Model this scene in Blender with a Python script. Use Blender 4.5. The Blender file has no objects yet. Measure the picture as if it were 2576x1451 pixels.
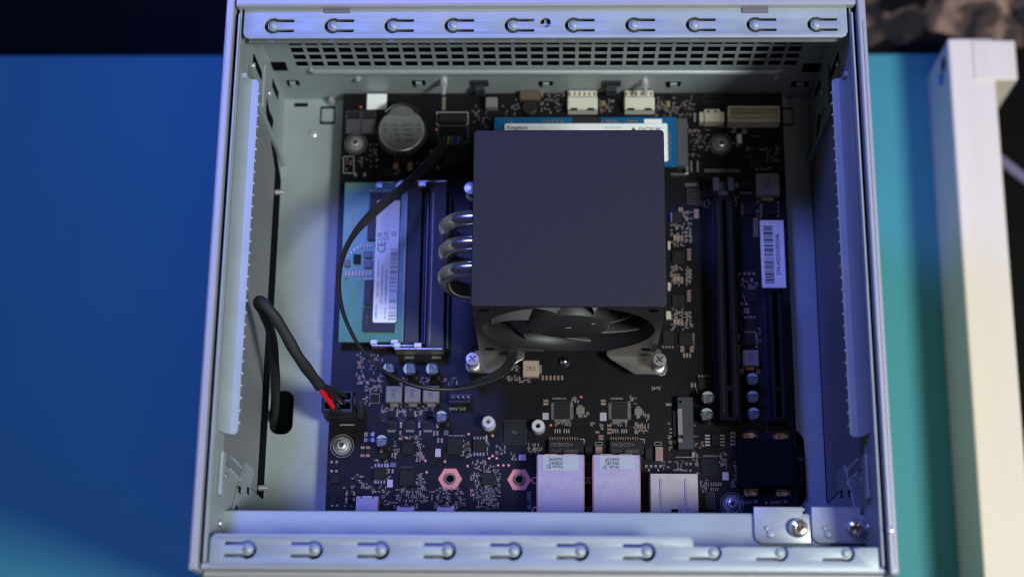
import bpy, bmesh, math, random
from mathutils import Vector, Matrix
random.seed(7)
S = bpy.context.scene
C = S.collection
MM = 0.001                      # everything below is written in millimetres, built in metres
# ------------------------------------------------------------------ camera
RX, RY, RZ = 0.29507, 0.02640, 0.00999
CAM = Vector((87.42, -94.41, 641.05)); FPX = 4014.26; PW, PH = 2576, 1451
def _rot(a, ax): return Matrix.Rotation(a, 3, ax)
CM = _rot(RZ, 'Z') @ _rot(RY, 'Y') @ _rot(RX, 'X')
cd = bpy.data.cameras.new('camera'); cam = bpy.data.objects.new('camera', cd); C.objects.link(cam)
cam.matrix_world = Matrix.Translation(CAM * MM) @ CM.to_4x4()
cd.sensor_width = 36; cd.lens = FPX / PW * 36; cd.clip_start = 0.01; cd.clip_end = 20
cd.dof.use_dof = True; cd.dof.focus_distance = 0.622; cd.dof.aperture_fstop = 5.6; cd.dof.aperture_blades = 7
S.camera = cam; S.cycles.filter_width = 1.1
# ------------------------------------------------------------------ world and lamps
w = bpy.data.worlds.new('World'); S.world = w; w.use_nodes = True
bg = w.node_tree.nodes['Background']; bg.inputs[0].default_value = (0.36, 0.33, 0.40, 1); bg.inputs[1].default_value = 0.014
S.view_settings.view_transform = 'Standard'; S.view_settings.look = 'None'; S.view_settings.exposure = 0; S.view_settings.gamma = 1
def lamp(name, pos, target, size, power, col):
    l = bpy.data.lights.new(name, 'AREA'); l.shape = 'DISK'; l.size = size * MM; l.energy = power; l.color = col
    o = bpy.data.objects.new(name, l); C.objects.link(o); o.location = Vector(pos) * MM
    o.rotation_euler = (Vector(target) - Vector(pos)).to_track_quat('-Z', 'Y').to_euler()
    return o
lamp('key_lamp', (590, -190, 815), (90, 80, 0), 210, 9.2, (0.91, 1.0, 0.97))
lamp('blue_lamp', (-90, 380, 590), (60, 90, 0), 150, 2.9, (0.15, 0.21, 1.0))
lamp('overhead_fill_lamp', (260, -420, 1250), (90, 80, 0), 420, 1.4, (1.0, 0.94, 0.90))  # unseen neutral fill, added to lift the shadows
lamp('blue_mat_fill_lamp', (-40, 345, 60), (-95, 210, -150), 60, .15, (0.01, 0.10, 1.0))  # unseen blue fill, added to brighten the mat's far left
# ------------------------------------------------------------------ picture survey -> millimetres
SH = {'d': (0, 0, 1), 'c1': (478, 0, .26876), 'c2': (1106.8, 0, .26876), 'c3': (1635, 0, .26876), 'r4': (817.6, 327, .17338),
      'c5': (817.6, 553.4, .17338), 'c6': (805, 792.4, .17338), 'c7': (805, 1031.4, .18206), 'c8': (478, 1194.9, .26855),
      'm1': (1069, 289.3, .2861), 'm2': (1069, 691.8, .26856), 'm3': (1194.9, 981, .22541), 'm4': (1635, 239, .22541),
      'm5': (1635, 540.8, .22541), 'm6': (1635, 855.3, .17338), 'm7': (1635, 1044, .18206), 'm8': (1635, 1232.6, .25634),
      'tl': (691.8, 207.5, .18638), 'l2': (478, 660.3, .45525), 'p3': (1949.6, 62.9, .43322), 'p4': (1949.6, 660.3, .45517)}
def ray(s, x, y):
    ox, oy, k = SH[s]; u = ox + x * k; v = oy + y * k
    return CM @ Vector(((u - PW / 2) / FPX, -(v - PH / 2) / FPX, -1))
def at(s, x, y, z=0.0): d = ray(s, x, y); return CAM + d * ((z - CAM.z) / d.z)
def aty(s, x, y, Y): d = ray(s, x, y); return CAM + d * ((Y - CAM.y) / d.y)
def atx(s, x, y, X): d = ray(s, x, y); return CAM + d * ((X - CAM.x) / d.x)
def rect(s, x0, y0, x1, y1, z):
    a = at(s, x0, y0, z); b = at(s, x1, y0, z); c = at(s, x0, y1, z); d = at(s, x1, y1, z)
    return (a.x + c.x) / 2, (b.x + d.x) / 2, (c.y + d.y) / 2, (a.y + b.y) / 2
# ------------------------------------------------------------------ materials
MATS = {}
def mat(name, col, rough=.5, metal=0., var=.08, scale=120, bump=0., bscale=900, spec=.5, coat=0., brush=None, col2=None):
    if name in MATS: return MATS[name]
    m = bpy.data.materials.new(name); m.use_nodes = True; nt = m.node_tree; N = nt.nodes; L = nt.links
    b = N['Principled BSDF']; b.inputs['Roughness'].default_value = rough; b.inputs['Metallic'].default_value = metal
    b.inputs['Specular IOR Level'].default_value = spec; b.inputs['Coat Weight'].default_value = coat
    tc = N.new('ShaderNodeTexCoord'); mp = N.new('ShaderNodeMapping'); L.new(tc.outputs['Object'], mp.inputs[0])
    if brush: mp.inputs['Scale'].default_value = brush
    nz = N.new('ShaderNodeTexNoise'); nz.inputs['Scale'].default_value = scale; nz.inputs['Detail'].default_value = 5; L.new(mp.outputs[0], nz.inputs[0])
    mx = N.new('ShaderNodeMix'); mx.data_type = 'RGBA'; L.new(nz.outputs[0], mx.inputs[0])
    c2 = col2 or tuple(min(1, c * (1 + var)) for c in col); c1 = col if col2 else tuple(c * (1 - var) for c in col)
    mx.inputs[6].default_value = (*c1, 1); mx.inputs[7].default_value = (*c2, 1); L.new(mx.outputs[2], b.inputs['Base Color'])
    mr = N.new('ShaderNodeMapRange'); mr.inputs[3].default_value = max(.02, rough * .85); mr.inputs[4].default_value = min(1, rough * 1.15)
    L.new(nz.outputs[0], mr.inputs[0]); L.new(mr.outputs[0], b.inputs['Roughness'])
    if bump:
        n2 = N.new('ShaderNodeTexNoise'); n2.inputs['Scale'].default_value = bscale; n2.inputs['Detail'].default_value = 3; L.new(mp.outputs[0], n2.inputs[0])
        bp = N.new('ShaderNodeBump'); bp.inputs['Strength'].default_value = bump; bp.inputs['Distance'].default_value = .0002
        L.new(n2.outputs[0], bp.inputs['Height']); L.new(bp.outputs[0], b.inputs['Normal'])
    MATS[name] = m; return m
ZINC = mat('zinc_plated_steel', (.35, .39, .395), .5, .25, .15, 60, .35, 1400)
SKIN = mat('anodised_aluminium', (.43, .42, .45), .46, .25, .04, 200, .35, 3000)
PCB = mat('black_solder_mask', (.007, .0062, .0085), .38, 0, .2, 300, .08, 900, .25)
CHIP = mat('chip_epoxy', (.009, .0085, .010), .6, 0, .2, 900, .2, 3000, .25)
CHIP2 = mat('memory_chip_epoxy', (.018, .016, .020), .5, 0, .2, 900, .2, 3000)
BLK = mat('black_plastic', (.012, .012, .014), .42, 0, .2, 400, .15, 1500)
SLOTB = mat('slot_plastic', (.026, .027, .036), .55, 0, .12, 200, .1, 1500)
PCIE = mat('expansion_slot_plastic', (.0035, .0035, .0045), .6, 0, .2, 200, .1, 1500, .12)
FANP = mat('fan_plastic', (.014, .013, .013), .46, 0, .15, 300, .15, 2200)
CAPM = mat('cooler_cap_coating', (.0155, .0130, .0125), .5, .0, .12, 900, .9, 2600, .34)
TIN = mat('tinned_metal', (.62, .58, .58), .30, .85, .12, 500, .2, 2000)
PORT = mat('port_shield', (.46, .385, .44), .42, .75, .06, 300, .3, 2500)
PORT2 = mat('usb_shield', (.44, .37, .32), .45, .75, .06, 300, .3, 2500)
GOLD = mat('gold_plating', (.62, .46, .26), .32, .8, .15, 800)
COPR = mat('bare_copper_ring', (.52, .24, .19), .45, .15, .1, 900, .2, 3000)
NICK = mat('nickel', (.74, .67, .58), .22, .88, .10, 300, .3, 900)
STEEL = mat('screw_steel', (.66, .63, .66), .3, .6, .1, 600, .2, 2000)
INDU = mat('inductor_grey', (.17, .155, .165), .6, .1, .1, 600, .4, 3000)
INDP = mat('inductor_rose', (.19, .15, .155), .6, .1, .1, 600, .4, 3000)
SLEV = mat('capacitor_blue', (.006, .032, .11), .6, 0, .08, 600)
SLEV2 = mat('capacitor_dark', (.018, .024, .03), .6, 0, .08, 600)
CAPS = mat('capacitor_silver', (.30, .35, .39), .6, 0, .05, 600)
RUBB = mat('capacitor_can', (.018, .016, .02), .25, .3, .1, 600)
WHT = mat('white_paper_label', (.88, .88, .89), .55, 0, .03, 500)
GRYL = mat('grey_paper_label', (.36, .37, .39), .5, 0, .03, 500)
INK = mat('black_ink', (.02, .03, .035), .6)
INKG = mat('green_ink', (.01, .20, .16), .6)
INKB = mat('blue_ink', (.05, .30, .55), .6)
SILK = mat('silkscreen_white', (.30, .29, .30), .6)
SILKD = mat('silkscreen_grey', (.075, .07, .08), .6)
ETCH = mat('laser_etching', (.11, .10, .11), .6)
PADP = mat('test_point_copper', (.72, .26, .22), .4, .2)
GREEN = mat('green_solder_mask', (.045, .16, .08), .32, 0, .25, 60, .2, 900, .5, 0, None, (.06, .21, .12))
BLUE = mat('blue_solder_mask', (.005, .10, .24), .35, 0, .1, 200)
CREAM = mat('cream_nylon', (.60, .54, .40), .45, 0, .06, 300)
TANT = mat('tantalum_yellow', (.68, .38, .10), .5, 0, .08, 600)
CERA = mat('ceramic_brown', (.26, .14, .12), .5, 0, .12, 600)
CERT = mat('ceramic_tan', (.33, .20, .12), .5, 0, .12, 600)
MAUV = mat('ceramic_violet', (.13, .11, .20), .5, 0, .12, 600)
CABL = mat('flat_cable_rubber', (.020, .019, .020), .36, 0, .1, 300, .1, 900)
BRAD = mat('braided_sleeve', (.012, .011, .011), .62, 0, .3, 700, 1.2, 2200)
RED = mat('red_wire_insulation', (.80, .008, .02), .32)
FOAM = mat('black_foam', (.004, .004, .006), .9, 0, .1, 300, .3, 800, .2)
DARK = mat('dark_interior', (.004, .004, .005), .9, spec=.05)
CELL = mat('battery_steel', (.42, .42, .40), .32, .6, .12, 300, .3, 500, .5, 0, (1, .06, 1))
PURP = mat('purple_cable', (.20, .17, .30), .5)
# ------------------------------------------------------------------ mesh builder
class MB:
    def __init__(s): s.v = []; s.f = []; s.mi = []; s.cur = 0
    def add(s, vs, fs):
        b = len(s.v); s.v += [Vector(p) for p in vs]; s.f += [tuple(b + i for i in f) for f in fs]; s.mi += [s.cur] * len(fs); return s
    def box(s, x0, x1, y0, y1, z0, z1, c=0.):
        if x1 < x0: x0, x1 = x1, x0
        if y1 < y0: y0, y1 = y1, y0
        c = min(c, (x1 - x0) * .3, (y1 - y0) * .3, (z1 - z0) * .45)
        if c <= 0:
            return s.add([(x0, y0, z0), (x1, y0, z0), (x1, y1, z0), (x0, y1, z0), (x0, y0, z1), (x1, y0, z1), (x1, y1, z1), (x0, y1, z1)],
                         [(3, 2, 1, 0), (4, 5, 6, 7), (0, 1, 5, 4), (1, 2, 6, 5), (2, 3, 7, 6), (3, 0, 4, 7)])
        P = []
        for z, i in ((z0, 0), (z1 - c, 0), (z1, c)):
            k = c * .8 if i == 0 else 0
            a0, a1, b0, b1 = x0 + i, x1 - i, y0 + i, y1 - i
            if i == 0: P += [(a0 + k, b0, z), (a1 - k, b0, z), (a1, b0 + k, z), (a1, b1 - k, z), (a1 - k, b1, z), (a0 + k, b1, z), (a0, b1 - k, z), (a0, b0 + k, z)]
            else: P += [(a0, b0, z), (a1, b0, z), (a1, b0, z), (a1, b1, z), (a1, b1, z), (a0, b1, z), (a0, b1, z), (a0, b0, z)]
        top = [(P[16]), (P[18]), (P[20]), (P[22])]
        P = P[:16] + top
        F = [tuple(range(7, -1, -1))] + [(i, (i + 1) % 8, 8 + (i + 1) % 8, 8 + i) for i in range(8)]
        F += [(16, 17, 18, 19), (8, 9, 17, 16), (9, 10, 17), (10, 11, 18, 17), (11, 12, 18), (12, 13, 19, 18), (13, 14, 19), (14, 15, 16, 19), (15, 8, 16)]
        return s.add(P, F)
    def prism(s, poly, z0, z1):
        n = len(poly); return s.add([(x, y, z0) for x, y in poly] + [(x, y, z1) for x, y in poly],
            [tuple(range(n - 1, -1, -1)), tuple(range(n, 2 * n))] + [(i, (i + 1) % n, n + (i + 1) % n, n + i) for i in range(n)])
    def lathe(s, prof, cx=0, cy=0, n=24, cap=True):
        vs = [(cx + r * math.cos(2 * math.pi * k / n), cy + r * math.sin(2 * math.pi * k / n), z) for r, z in prof for k in range(n)]
        fs = [(j * n + i, j * n + (i + 1) % n, (j + 1) * n + (i + 1) % n, (j + 1) * n + i) for j in range(len(prof) - 1) for i in range(n)]
        if cap: fs += [tuple(range(n - 1, -1, -1)), tuple((len(prof) - 1) * n + i for i in range(n))]
        return s.add(vs, fs)
    def cyl(s, cx, cy, z0, z1, r, n=20, c=0.): return s.lathe([(r, z0), (r, z1 - c), (r - c, z1)] if c else [(r, z0), (r, z1)], cx, cy, n)
    def tube(s, path, rx, ry=None, n=10, up=(0, 0, 1)):
        P = [Vector(p) for p in path]; ry = ry or rx; up = Vector(up); vs = []
        for i, p in enumerate(P):
            t = (P[min(i + 1, len(P) - 1)] - P[max(i - 1, 0)]).normalized()
            a = up.cross(t)
            if a.length < .15: a = Vector((1, 0, 0)).cross(t)
            a.normalize(); b = t.cross(a)
            A = rx[i] if isinstance(rx, (list, tuple)) else rx; B = ry[i] if isinstance(ry, (list, tuple)) else ry
            vs += [p + a * A * math.cos(2 * math.pi * k / n) + b * B * math.sin(2 * math.pi * k / n) for k in range(n)]
        m = len(P)
        fs = [(j * n + i, j * n + (i + 1) % n, (j + 1) * n + (i + 1) % n, (j + 1) * n + i) for j in range(m - 1) for i in range(n)]
        fs += [tuple(range(n - 1, -1, -1)), tuple((m - 1) * n + i for i in range(n))]
        return s.add(vs, fs)
    def dome(s, cx, cy, z, r, h, n=16):
        return s.lathe([(r * math.cos(a), z + h * math.sin(a)) for a in [math.pi / 2 * k / 5 for k in range(5)]] + [(r * .08, z + h)], cx, cy, n)
    def spin(s, fn):
        s.v = [Vector(fn(p)) for p in s.v]; return s
def smooth(pts, k=6):
    P = [Vector(p) for p in pts]; out = []
    for i in range(len(P) - 1):
        a = P[max(i - 1, 0)]; b = P[i]; c = P[i + 1]; d = P[min(i + 2, len(P) - 1)]
        for j in range(k):
            t = j / k
            out.append(.5 * ((2 * b) + (c - a) * t + (2 * a - 5 * b + 4 * c - d) * t * t + (3 * b - a - 3 * c + d) * t ** 3))
    return out + [P[-1]]
def ngon(cx, cy, r, n, a0=0): return [(cx + r * math.cos(a0 + 2 * math.pi * k / n), cy + r * math.sin(a0 + 2 * math.pi * k / n)) for k in range(n)]
def rrect(x0, x1, y0, y1, r, n=5):
    out = []
    for cx, cy, a in ((x1 - r, y1 - r, 0), (x0 + r, y1 - r, 90), (x0 + r, y0 + r, 180), (x1 - r, y0 + r, 270)):
        out += [(cx + r * math.cos(math.radians(a + 90 * k / n)), cy + r * math.sin(math.radians(a + 90 * k / n))) for k in range(n + 1)]
    return out
def sheet(outer, holes, z0, z1, bev=0.):
    """sheet metal cut to an outline with holes, as an MB"""
    cu = bpy.data.curves.new('cut', 'CURVE'); cu.dimensions = '2D'; cu.fill_mode = 'BOTH'; cu.extrude = (z1 - z0) / 2 - bev; cu.bevel_depth = bev; cu.bevel_resolution = 1
    for poly in [outer] + list(holes):
        sp = cu.splines.new('POLY'); sp.points.add(len(poly) - 1); sp.use_cyclic_u = True
        for p, q in zip(sp.points, poly): p.co = (q[0], q[1], 0, 1)
    o = bpy.data.objects.new('cut', cu); me = o.to_mesh(); mb = MB()
    zc = (z0 + z1) / 2; mb.add([(v.co.x, v.co.y, v.co.z + zc) for v in me.vertices], [tuple(p.vertices) for p in me.polygons])
    o.to_mesh_clear(); bpy.data.objects.remove(o); bpy.data.curves.remove(cu); return mb
WORLD = {}
def to_mesh(name, mb, mats, org):
    me = bpy.data.meshes.new(name); me.from_pydata([(p - org) * MM for p in mb.v], [], mb.f)
    for m in (mats if isinstance(mats, (list, tuple)) else [mats]): me.materials.append(m)
    if isinstance(mats, (list, tuple)): me.polygons.foreach_set('material_index', mb.mi)
    bm = bmesh.new(); bm.from_mesh(me); bmesh.ops.remove_doubles(bm, verts=bm.verts, dist=1e-7); bmesh.ops.recalc_face_normals(bm, faces=bm.faces); bm.to_mesh(me); bm.free()
    me.shade_smooth(); me.set_sharp_from_angle(angle=math.radians(32)); return me
def put(o, par, org):
    C.objects.link(o); WORLD[o.name] = org
    if par: o.parent = par; o.location = (org - WORLD[par.name]) * MM
    else: o.location = org * MM
    return o
def thing(name, label, cat, org=(0, 0, 0), group=None):
    o = bpy.data.objects.new(name, None); o.empty_display_size = .005; put(o, None, Vector(org)); o['label'] = label; o['category'] = cat
    if group: o['group'] = group
    return o
def tag(o, label, cat, group=None):
    o['label'] = label; o['category'] = cat
    if group: o['group'] = group
    return o
def part(name, mb, m, par=None, label=None, kind=None, bev=0):
    xs = [p.x for p in mb.v]; ys = [p.y for p in mb.v]; zs = [p.z for p in mb.v]
    org = Vector(((min(xs) + max(xs)) / 2, (min(ys) + max(ys)) / 2, min(zs)))
    o = bpy.data.objects.new(name, to_mesh(name, mb, m, org)); put(o, par, org)
    if label: o['label'] = label
    if kind: o['kind'] = kind
    if bev:
        b = o.modifiers.new('edge', 'BEVEL'); b.width = bev * MM; b.segments = 2; b.limit_method = 'ANGLE'; b.angle_limit = .7; b.harden_normals = False
    return o
CACHE = {}
def inst(name, key, build, m, par, pos, rz=0., sc=(1, 1, 1), label=None):
    """one of many alike pieces: shares its mesh with the others of the same key"""
    if key not in CACHE: CACHE[key] = to_mesh(key, build(), m, Vector((0, 0, 0)))
    o = bpy.data.objects.new(name, CACHE[key]); put(o, par, Vector(pos)); o.rotation_euler = (0, 0, rz); o.scale = sc
    if label: o['label'] = label
    return o
FONTC = {}
def lettering(txt, size, m, par, pos, rz=0., rx=0., name='lettering', align='CENTER', th=.03, sx=1.0, bold=0.):
    key = (txt, size, align, bold)
    if key not in FONTC:
        cu = bpy.data.curves.new('t', 'FONT'); cu.body = txt; cu.size = size; cu.align_x = align; cu.align_y = 'CENTER'; cu.extrude = th / 2; cu.offset = bold; cu.resolution_u = 2
        o = bpy.data.objects.new('t', cu); me = o.to_mesh(); FONTC[key] = ([v.co.copy() for v in me.vertices], [tuple(p.vertices) for p in me.polygons])
        o.to_mesh_clear(); bpy.data.objects.remove(o); bpy.data.curves.remove(cu)
    vs, fs = FONTC[key]; R = Matrix.Rotation(rz, 3, 'Z') @ Matrix.Rotation(rx, 3, 'X'); pos = Vector(pos)
    mb = MB().add([R @ Vector((v.x * sx, v.y, v.z)) + pos for v in vs], fs)
    return part(name, mb, m, par)
PI = math.pi
# ================================================================== setting
ZM = -150.0                                        # height of the desk mat
def bumpy_backdrop():
    m = bpy.data.materials.new('rough_brown_stone'); m.use_nodes = True; N = m.node_tree.nodes; L = m.node_tree.links; b = N['Principled BSDF']
    tc = N.new('ShaderNodeTexCoord'); n1 = N.new('ShaderNodeTexNoise'); n1.inputs['Scale'].default_value = 30; n1.inputs['Detail'].default_value = 6; n1.inputs['Distortion'].default_value = 1.4
    L.new(tc.outputs['Object'], n1.inputs[0]); r = N.new('ShaderNodeValToRGB'); e = r.color_ramp.elements
    e[0].position = .42; e[0].color = (.008, .006, .005, 1); e[1].position = .72; e[1].color = (.55, .33, .20, 1)
    k = r.color_ramp.elements.new(.54); k.color = (.10, .058, .035, 1)
    L.new(n1.outputs[0], r.inputs[0]); L.new(r.outputs[0], b.inputs['Base Color']); b.inputs['Roughness'].default_value = .85
    return m
table = part('table_top', MB().box(-900, 1100, -700, 900, ZM - 30, ZM - 8), mat('dark_table_laminate', (.005, .004, .004), .6, 0, .2, 20, spec=.1), kind='structure')
# furrowed stone surface lying beyond the mat at the right
def stone():
    mb = MB(); nx, ny = 46, 22; x0, x1, y0, y1 = 190, 640, 283, 520
    from mathutils import noise
    vs = [(x0 + (x1 - x0) * i / nx, y0 + (y1 - y0) * j / ny, ZM - 6 + 9 * noise.fractal(Vector((i * .23, j * .31, 1.7)), .9, 2.1, 4)) for j in range(ny + 1) for i in range(nx + 1)]
    fs = [(j * (nx + 1) + i, j * (nx + 1) + i + 1, (j + 1) * (nx + 1) + i + 1, (j + 1) * (nx + 1) + i) for j in range(ny) for i in range(nx)]
    return mb.add(vs, fs)
st = part('rug', stone(), bumpy_backdrop()); tag(st, 'crumpled dark brown and tan rug beyond the far right corner of the mat', 'rug')
MATM = mat('desk_mat_vinyl', (.065, .31, .34), .62, 0, .05, 30, .3, 1500, .3)
dm = part('desk_mat', MB().box(-600, 300, -500, 278.5, ZM - 4, ZM, .8), MATM); tag(dm, 'blue desk mat lying flat under the open computer case', 'desk mat')
# wooden stand at the right
PINE = mat('pale_planed_wood', (.95, .79, .66), .5, 0, .09, 90, .3, 700, .4, 0, (1, .05, 1))
stand = thing('wooden_stand', 'pale wooden beam with a raised end block lying right of the computer case', 'wooden stand', (300, 60, ZM))
zb = ZM + 46
a = at('d', 2388, 150, zb); b2 = at('d', 2476, 1451, zb); bw = 22.6; ye = at('d', 2430, 97, zb).y
SL = (b2.x - a.x) / (b2.y - a.y)
skew = lambda p: (a.x + p.x + (p.y - a.y) * SL, p.y, p.z)
part('beam', MB().box(0, bw, -420, ye, ZM + .3, zb, .8).spin(skew), PINE, stand)
yb_ = at('d', 2500, 201, zb + 1).y
part('end_block', MB().box(11.6, 33.5, yb_, ye - 1.4, ZM + .3, zb + 1, .8).spin(skew), PINE, stand)
part('bolt', MB().lathe([(3.2, 0), (3.2, .8), (1.9, 1.2), (1.7, .6)], 0, 0, 18).spin(lambda q: (-q.z - .1, ye - 15 + q.x, zb - 17 + q.y)).spin(skew), mat('blue_anodised_bolt', (.02, .15, .5), .25, .8), stand)
part('bolt_hole', MB().cyl(0, 0, 0, .5, 4.2, 18).spin(lambda q: (-q.z * .4, ye - 9 + q.x, zb - 12 + q.y)).spin(skew), DARK, stand)
pc = part('background_cable', MB().tube(smooth([at('d', 2470, 370, ZM - 4), at('d', 2520, 405, ZM - 3), at('d', 2576, 448, ZM - 4), at('d', 2660, 500, ZM - 4)]), 3, n=10), PURP)
tag(pc, 'blurred purple cable on the dark table right of the wooden stand', 'cable')
# ================================================================== computer case
XL, XR = -33.0, 197.6          # inner faces of the side walls
YB, YF = -27.8, 190.0          # rear outside face, vent wall face
ZT, ZR = -8.0, 92.0            # tray, rim flange
case = thing('computer_case', 'open silver metal computer case seen from above with its side panel off', 'computer case', (87, 80, ZM))
XM = (XL + XR) / 2
# tray with cut outs
hl = list(rect('d', 646, 982, 738, 1092, ZT)); hl[0] = XL + .8; hr = rect('d', 1940, 1078, 2026, 1275, ZT)
tlh = rect('tl', 605, 318, 812, 568, ZT); trh = rect('c3', 1225, 1005, 1345, 1180, ZT); sl = rect('tl', 255, 292, 445, 330, ZT)
tray = sheet([(XL, -20), (XR, -20), (XR, YF), (XL, YF)],
             [rrect(hl[0], hl[1], hl[2], hl[3], 4), rrect(hr[0], hr[1], hr[2], hr[3], 6), rrect(*tlh, .6, 2), rrect(*trh, .6, 2), rrect(sl[0], sl[1], sl[2], sl[3] + .6, .5, 2)], ZT - 1, ZT)
part('motherboard_tray', tray, ZINC, case)
for r in (tlh, trh): part('tray_tab', MB().box(r[0] + .7, r[1] - .5, r[2] + 1.4, r[3] - 1.3, ZT - 1.5, ZT + .6, .4), ZINC, case)
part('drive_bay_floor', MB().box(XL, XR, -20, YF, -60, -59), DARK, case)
for s, x, y, z, r, h in (('tl', 485, 95, ZT, 3.0, 2.6), ('tl', 510, 685, ZT, 2.0, .9), ('tl', 750, 205, ZT, 1.7, 6), ('c3', 1340, 925, ZT, 1.7, 6), ('c3', 1535, 940, ZT, 1.2, 1)):
    q = at(s, x, y, z + h); part('tray_rivet' if h < 5 else 'tray_standoff', MB().dome(q.x, q.y, z, r, h), STEEL if h != 2.6 else ZINC, case)
# vent wall: square lattice
def lattice(xs, zs, hole, y0, y1):
    """plate in the XZ plane; hole(i,j) is True for open cells"""
    mb = MB(); nx, nz = len(xs) - 1, len(zs) - 1; vid = {}
    def V(i, j, k):
        if (i, j, k) not in vid: vid[(i, j, k)] = len(mb.v); mb.v.append(Vector((xs[i], (y0, y1)[k], zs[j])))
        return vid[(i, j, k)]
    F = lambda *a: (mb.f.append(a), mb.mi.append(0))
    for i in range(nx):
        for j in range(nz):
            if hole(i, j): continue
            F(V(i, j, 0), V(i + 1, j, 0), V(i + 1, j + 1, 0), V(i, j + 1, 0)); F(V(i, j, 1), V(i, j + 1, 1), V(i + 1, j + 1, 1), V(i + 1, j, 1))
            for di, dj, a, b in ((-1, 0, (i, j), (i, j + 1)), (1, 0, (i + 1, j), (i + 1, j + 1)), (0, -1, (i, j), (i + 1, j)), (0, 1, (i, j + 1), (i + 1, j + 1))):
                ii, jj = i + di, j + dj
                if not (0 <= ii < nx and 0 <= jj < nz) or hole(ii, jj): F(V(*a, 0), V(*b, 0), V(*b, 1), V(*a, 1))
    return mb
px0 = aty('c1', 910, 378, YF).x; px1 = aty('c3', 1440, 392, YF).x; NC = 32
pit = (px1 - px0 + 1.45) / NC; hw = pit - 1.45
zt1 = aty('c2', 700, 378, YF).z; zb4 = aty('c2', 700, 622, YF).z; pz = (zt1 - zb4 + 1.7) / 4; hz = pz - 1.7
xs = [XL] + [v for k in range(NC) for v in (px0 + k * pit, px0 + k * pit + hw)] + [XR]
zs = [ZT] + sorted([v for k in range(-3, 4) for v in (zt1 - k * pz, zt1 - k * pz - hz)]) + [ZR - 1.2]
part('vent_wall', lattice(xs, zs, lambda i, j: i % 2 == 1 and j % 2 == 1, YF, YF + .3), ZINC, case)
# stiffening bead, clips, sockets at the foot of the vent wall
q0 = aty('d', 781, 183, YF - 1.5); q1 = aty('d', 1963, 184, YF - 1.5)
part('stiffening_bead', MB().tube([(q0.x, YF, q0.z), (q0.x + 1.5, YF - 1.2, q0.z), (q1.x - 1.5, YF - 1.2, q1.z), (q1.x, YF, q1.z)], 1.3, 1.5, 12), ZINC, case)
for s, x0, y0, x1, y1 in (('c1', 900, 757, 1030, 800), ('c1', 2078, 757, 2208, 798), ('c2', 925, 765, 1058, 800), ('c2', 2118, 768, 2250, 806), ('c3', 1330, 768, 1475, 812)):
    p0 = aty(s, x0, y0, YF - .1); p1 = aty(s, x1, y1, YF - .1)
    part('wall_slot', MB().box(p0.x, p1.x, YF - .25, YF + .05, p1.z, p0.z), DARK, case)
    wd = (p1.x - p0.x) * .27; part('wall_tongue', MB().box(p0.x + wd, p1.x - wd, YF - 1.2, YF - .26, p1.z - .2, p0.z - .2, .2), ZINC, case)
for s, x0, y0, x1, y1 in (('c2', 288, 752, 458, 800), ('c2', 1522, 758, 1692, 802)):
    p0 = aty(s, x0, y0, YF - .2); p1 = aty(s, x1, y1, YF - .2)
    part('clip', MB().box(p0.x, p1.x, YF - .8, YF + .05, p1.z, p0.z, .2).box(p0.x + 1.5, p1.x - 1.8, YF - 3.2, YF - .8, p1.z - 4, p1.z + 1.5, .2), SLOTB, case)
for s, x, y in (('c2', 35, 805), ('c2', 1918, 815), ('c3', 1180, 790), ('c1', 1570, 795)):
    q = aty(s, x, y, YF - 3); h = 7 if s == 'c2' else 1.6
    part('wall_stud', MB().lathe([(1.7, 0), (1.7, h * .45), (1.1, h * .5), (1.0, h)], 0, 0, 14).spin(lambda p: (q.x + p.x, YF - p.z, q.z + p.y)), STEEL if h > 3 else ZINC, case)
p0 = aty('c3', 1440, 600, YF - .1); p1 = aty('c3', 1600, 675, YF - .1); part('corner_slot', MB().box(p0.x, p1.x, YF - .25, YF + .05, p1.z, p0.z), DARK, case)
p0 = aty('c1', 740, 585, YF - .1); p1 = aty('c1', 918, 660, YF - .1); part('corner_slot', MB().box(p0.x, p1.x, YF - .25, YF + .05, p1.z, p0.z), DARK, case)
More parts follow.
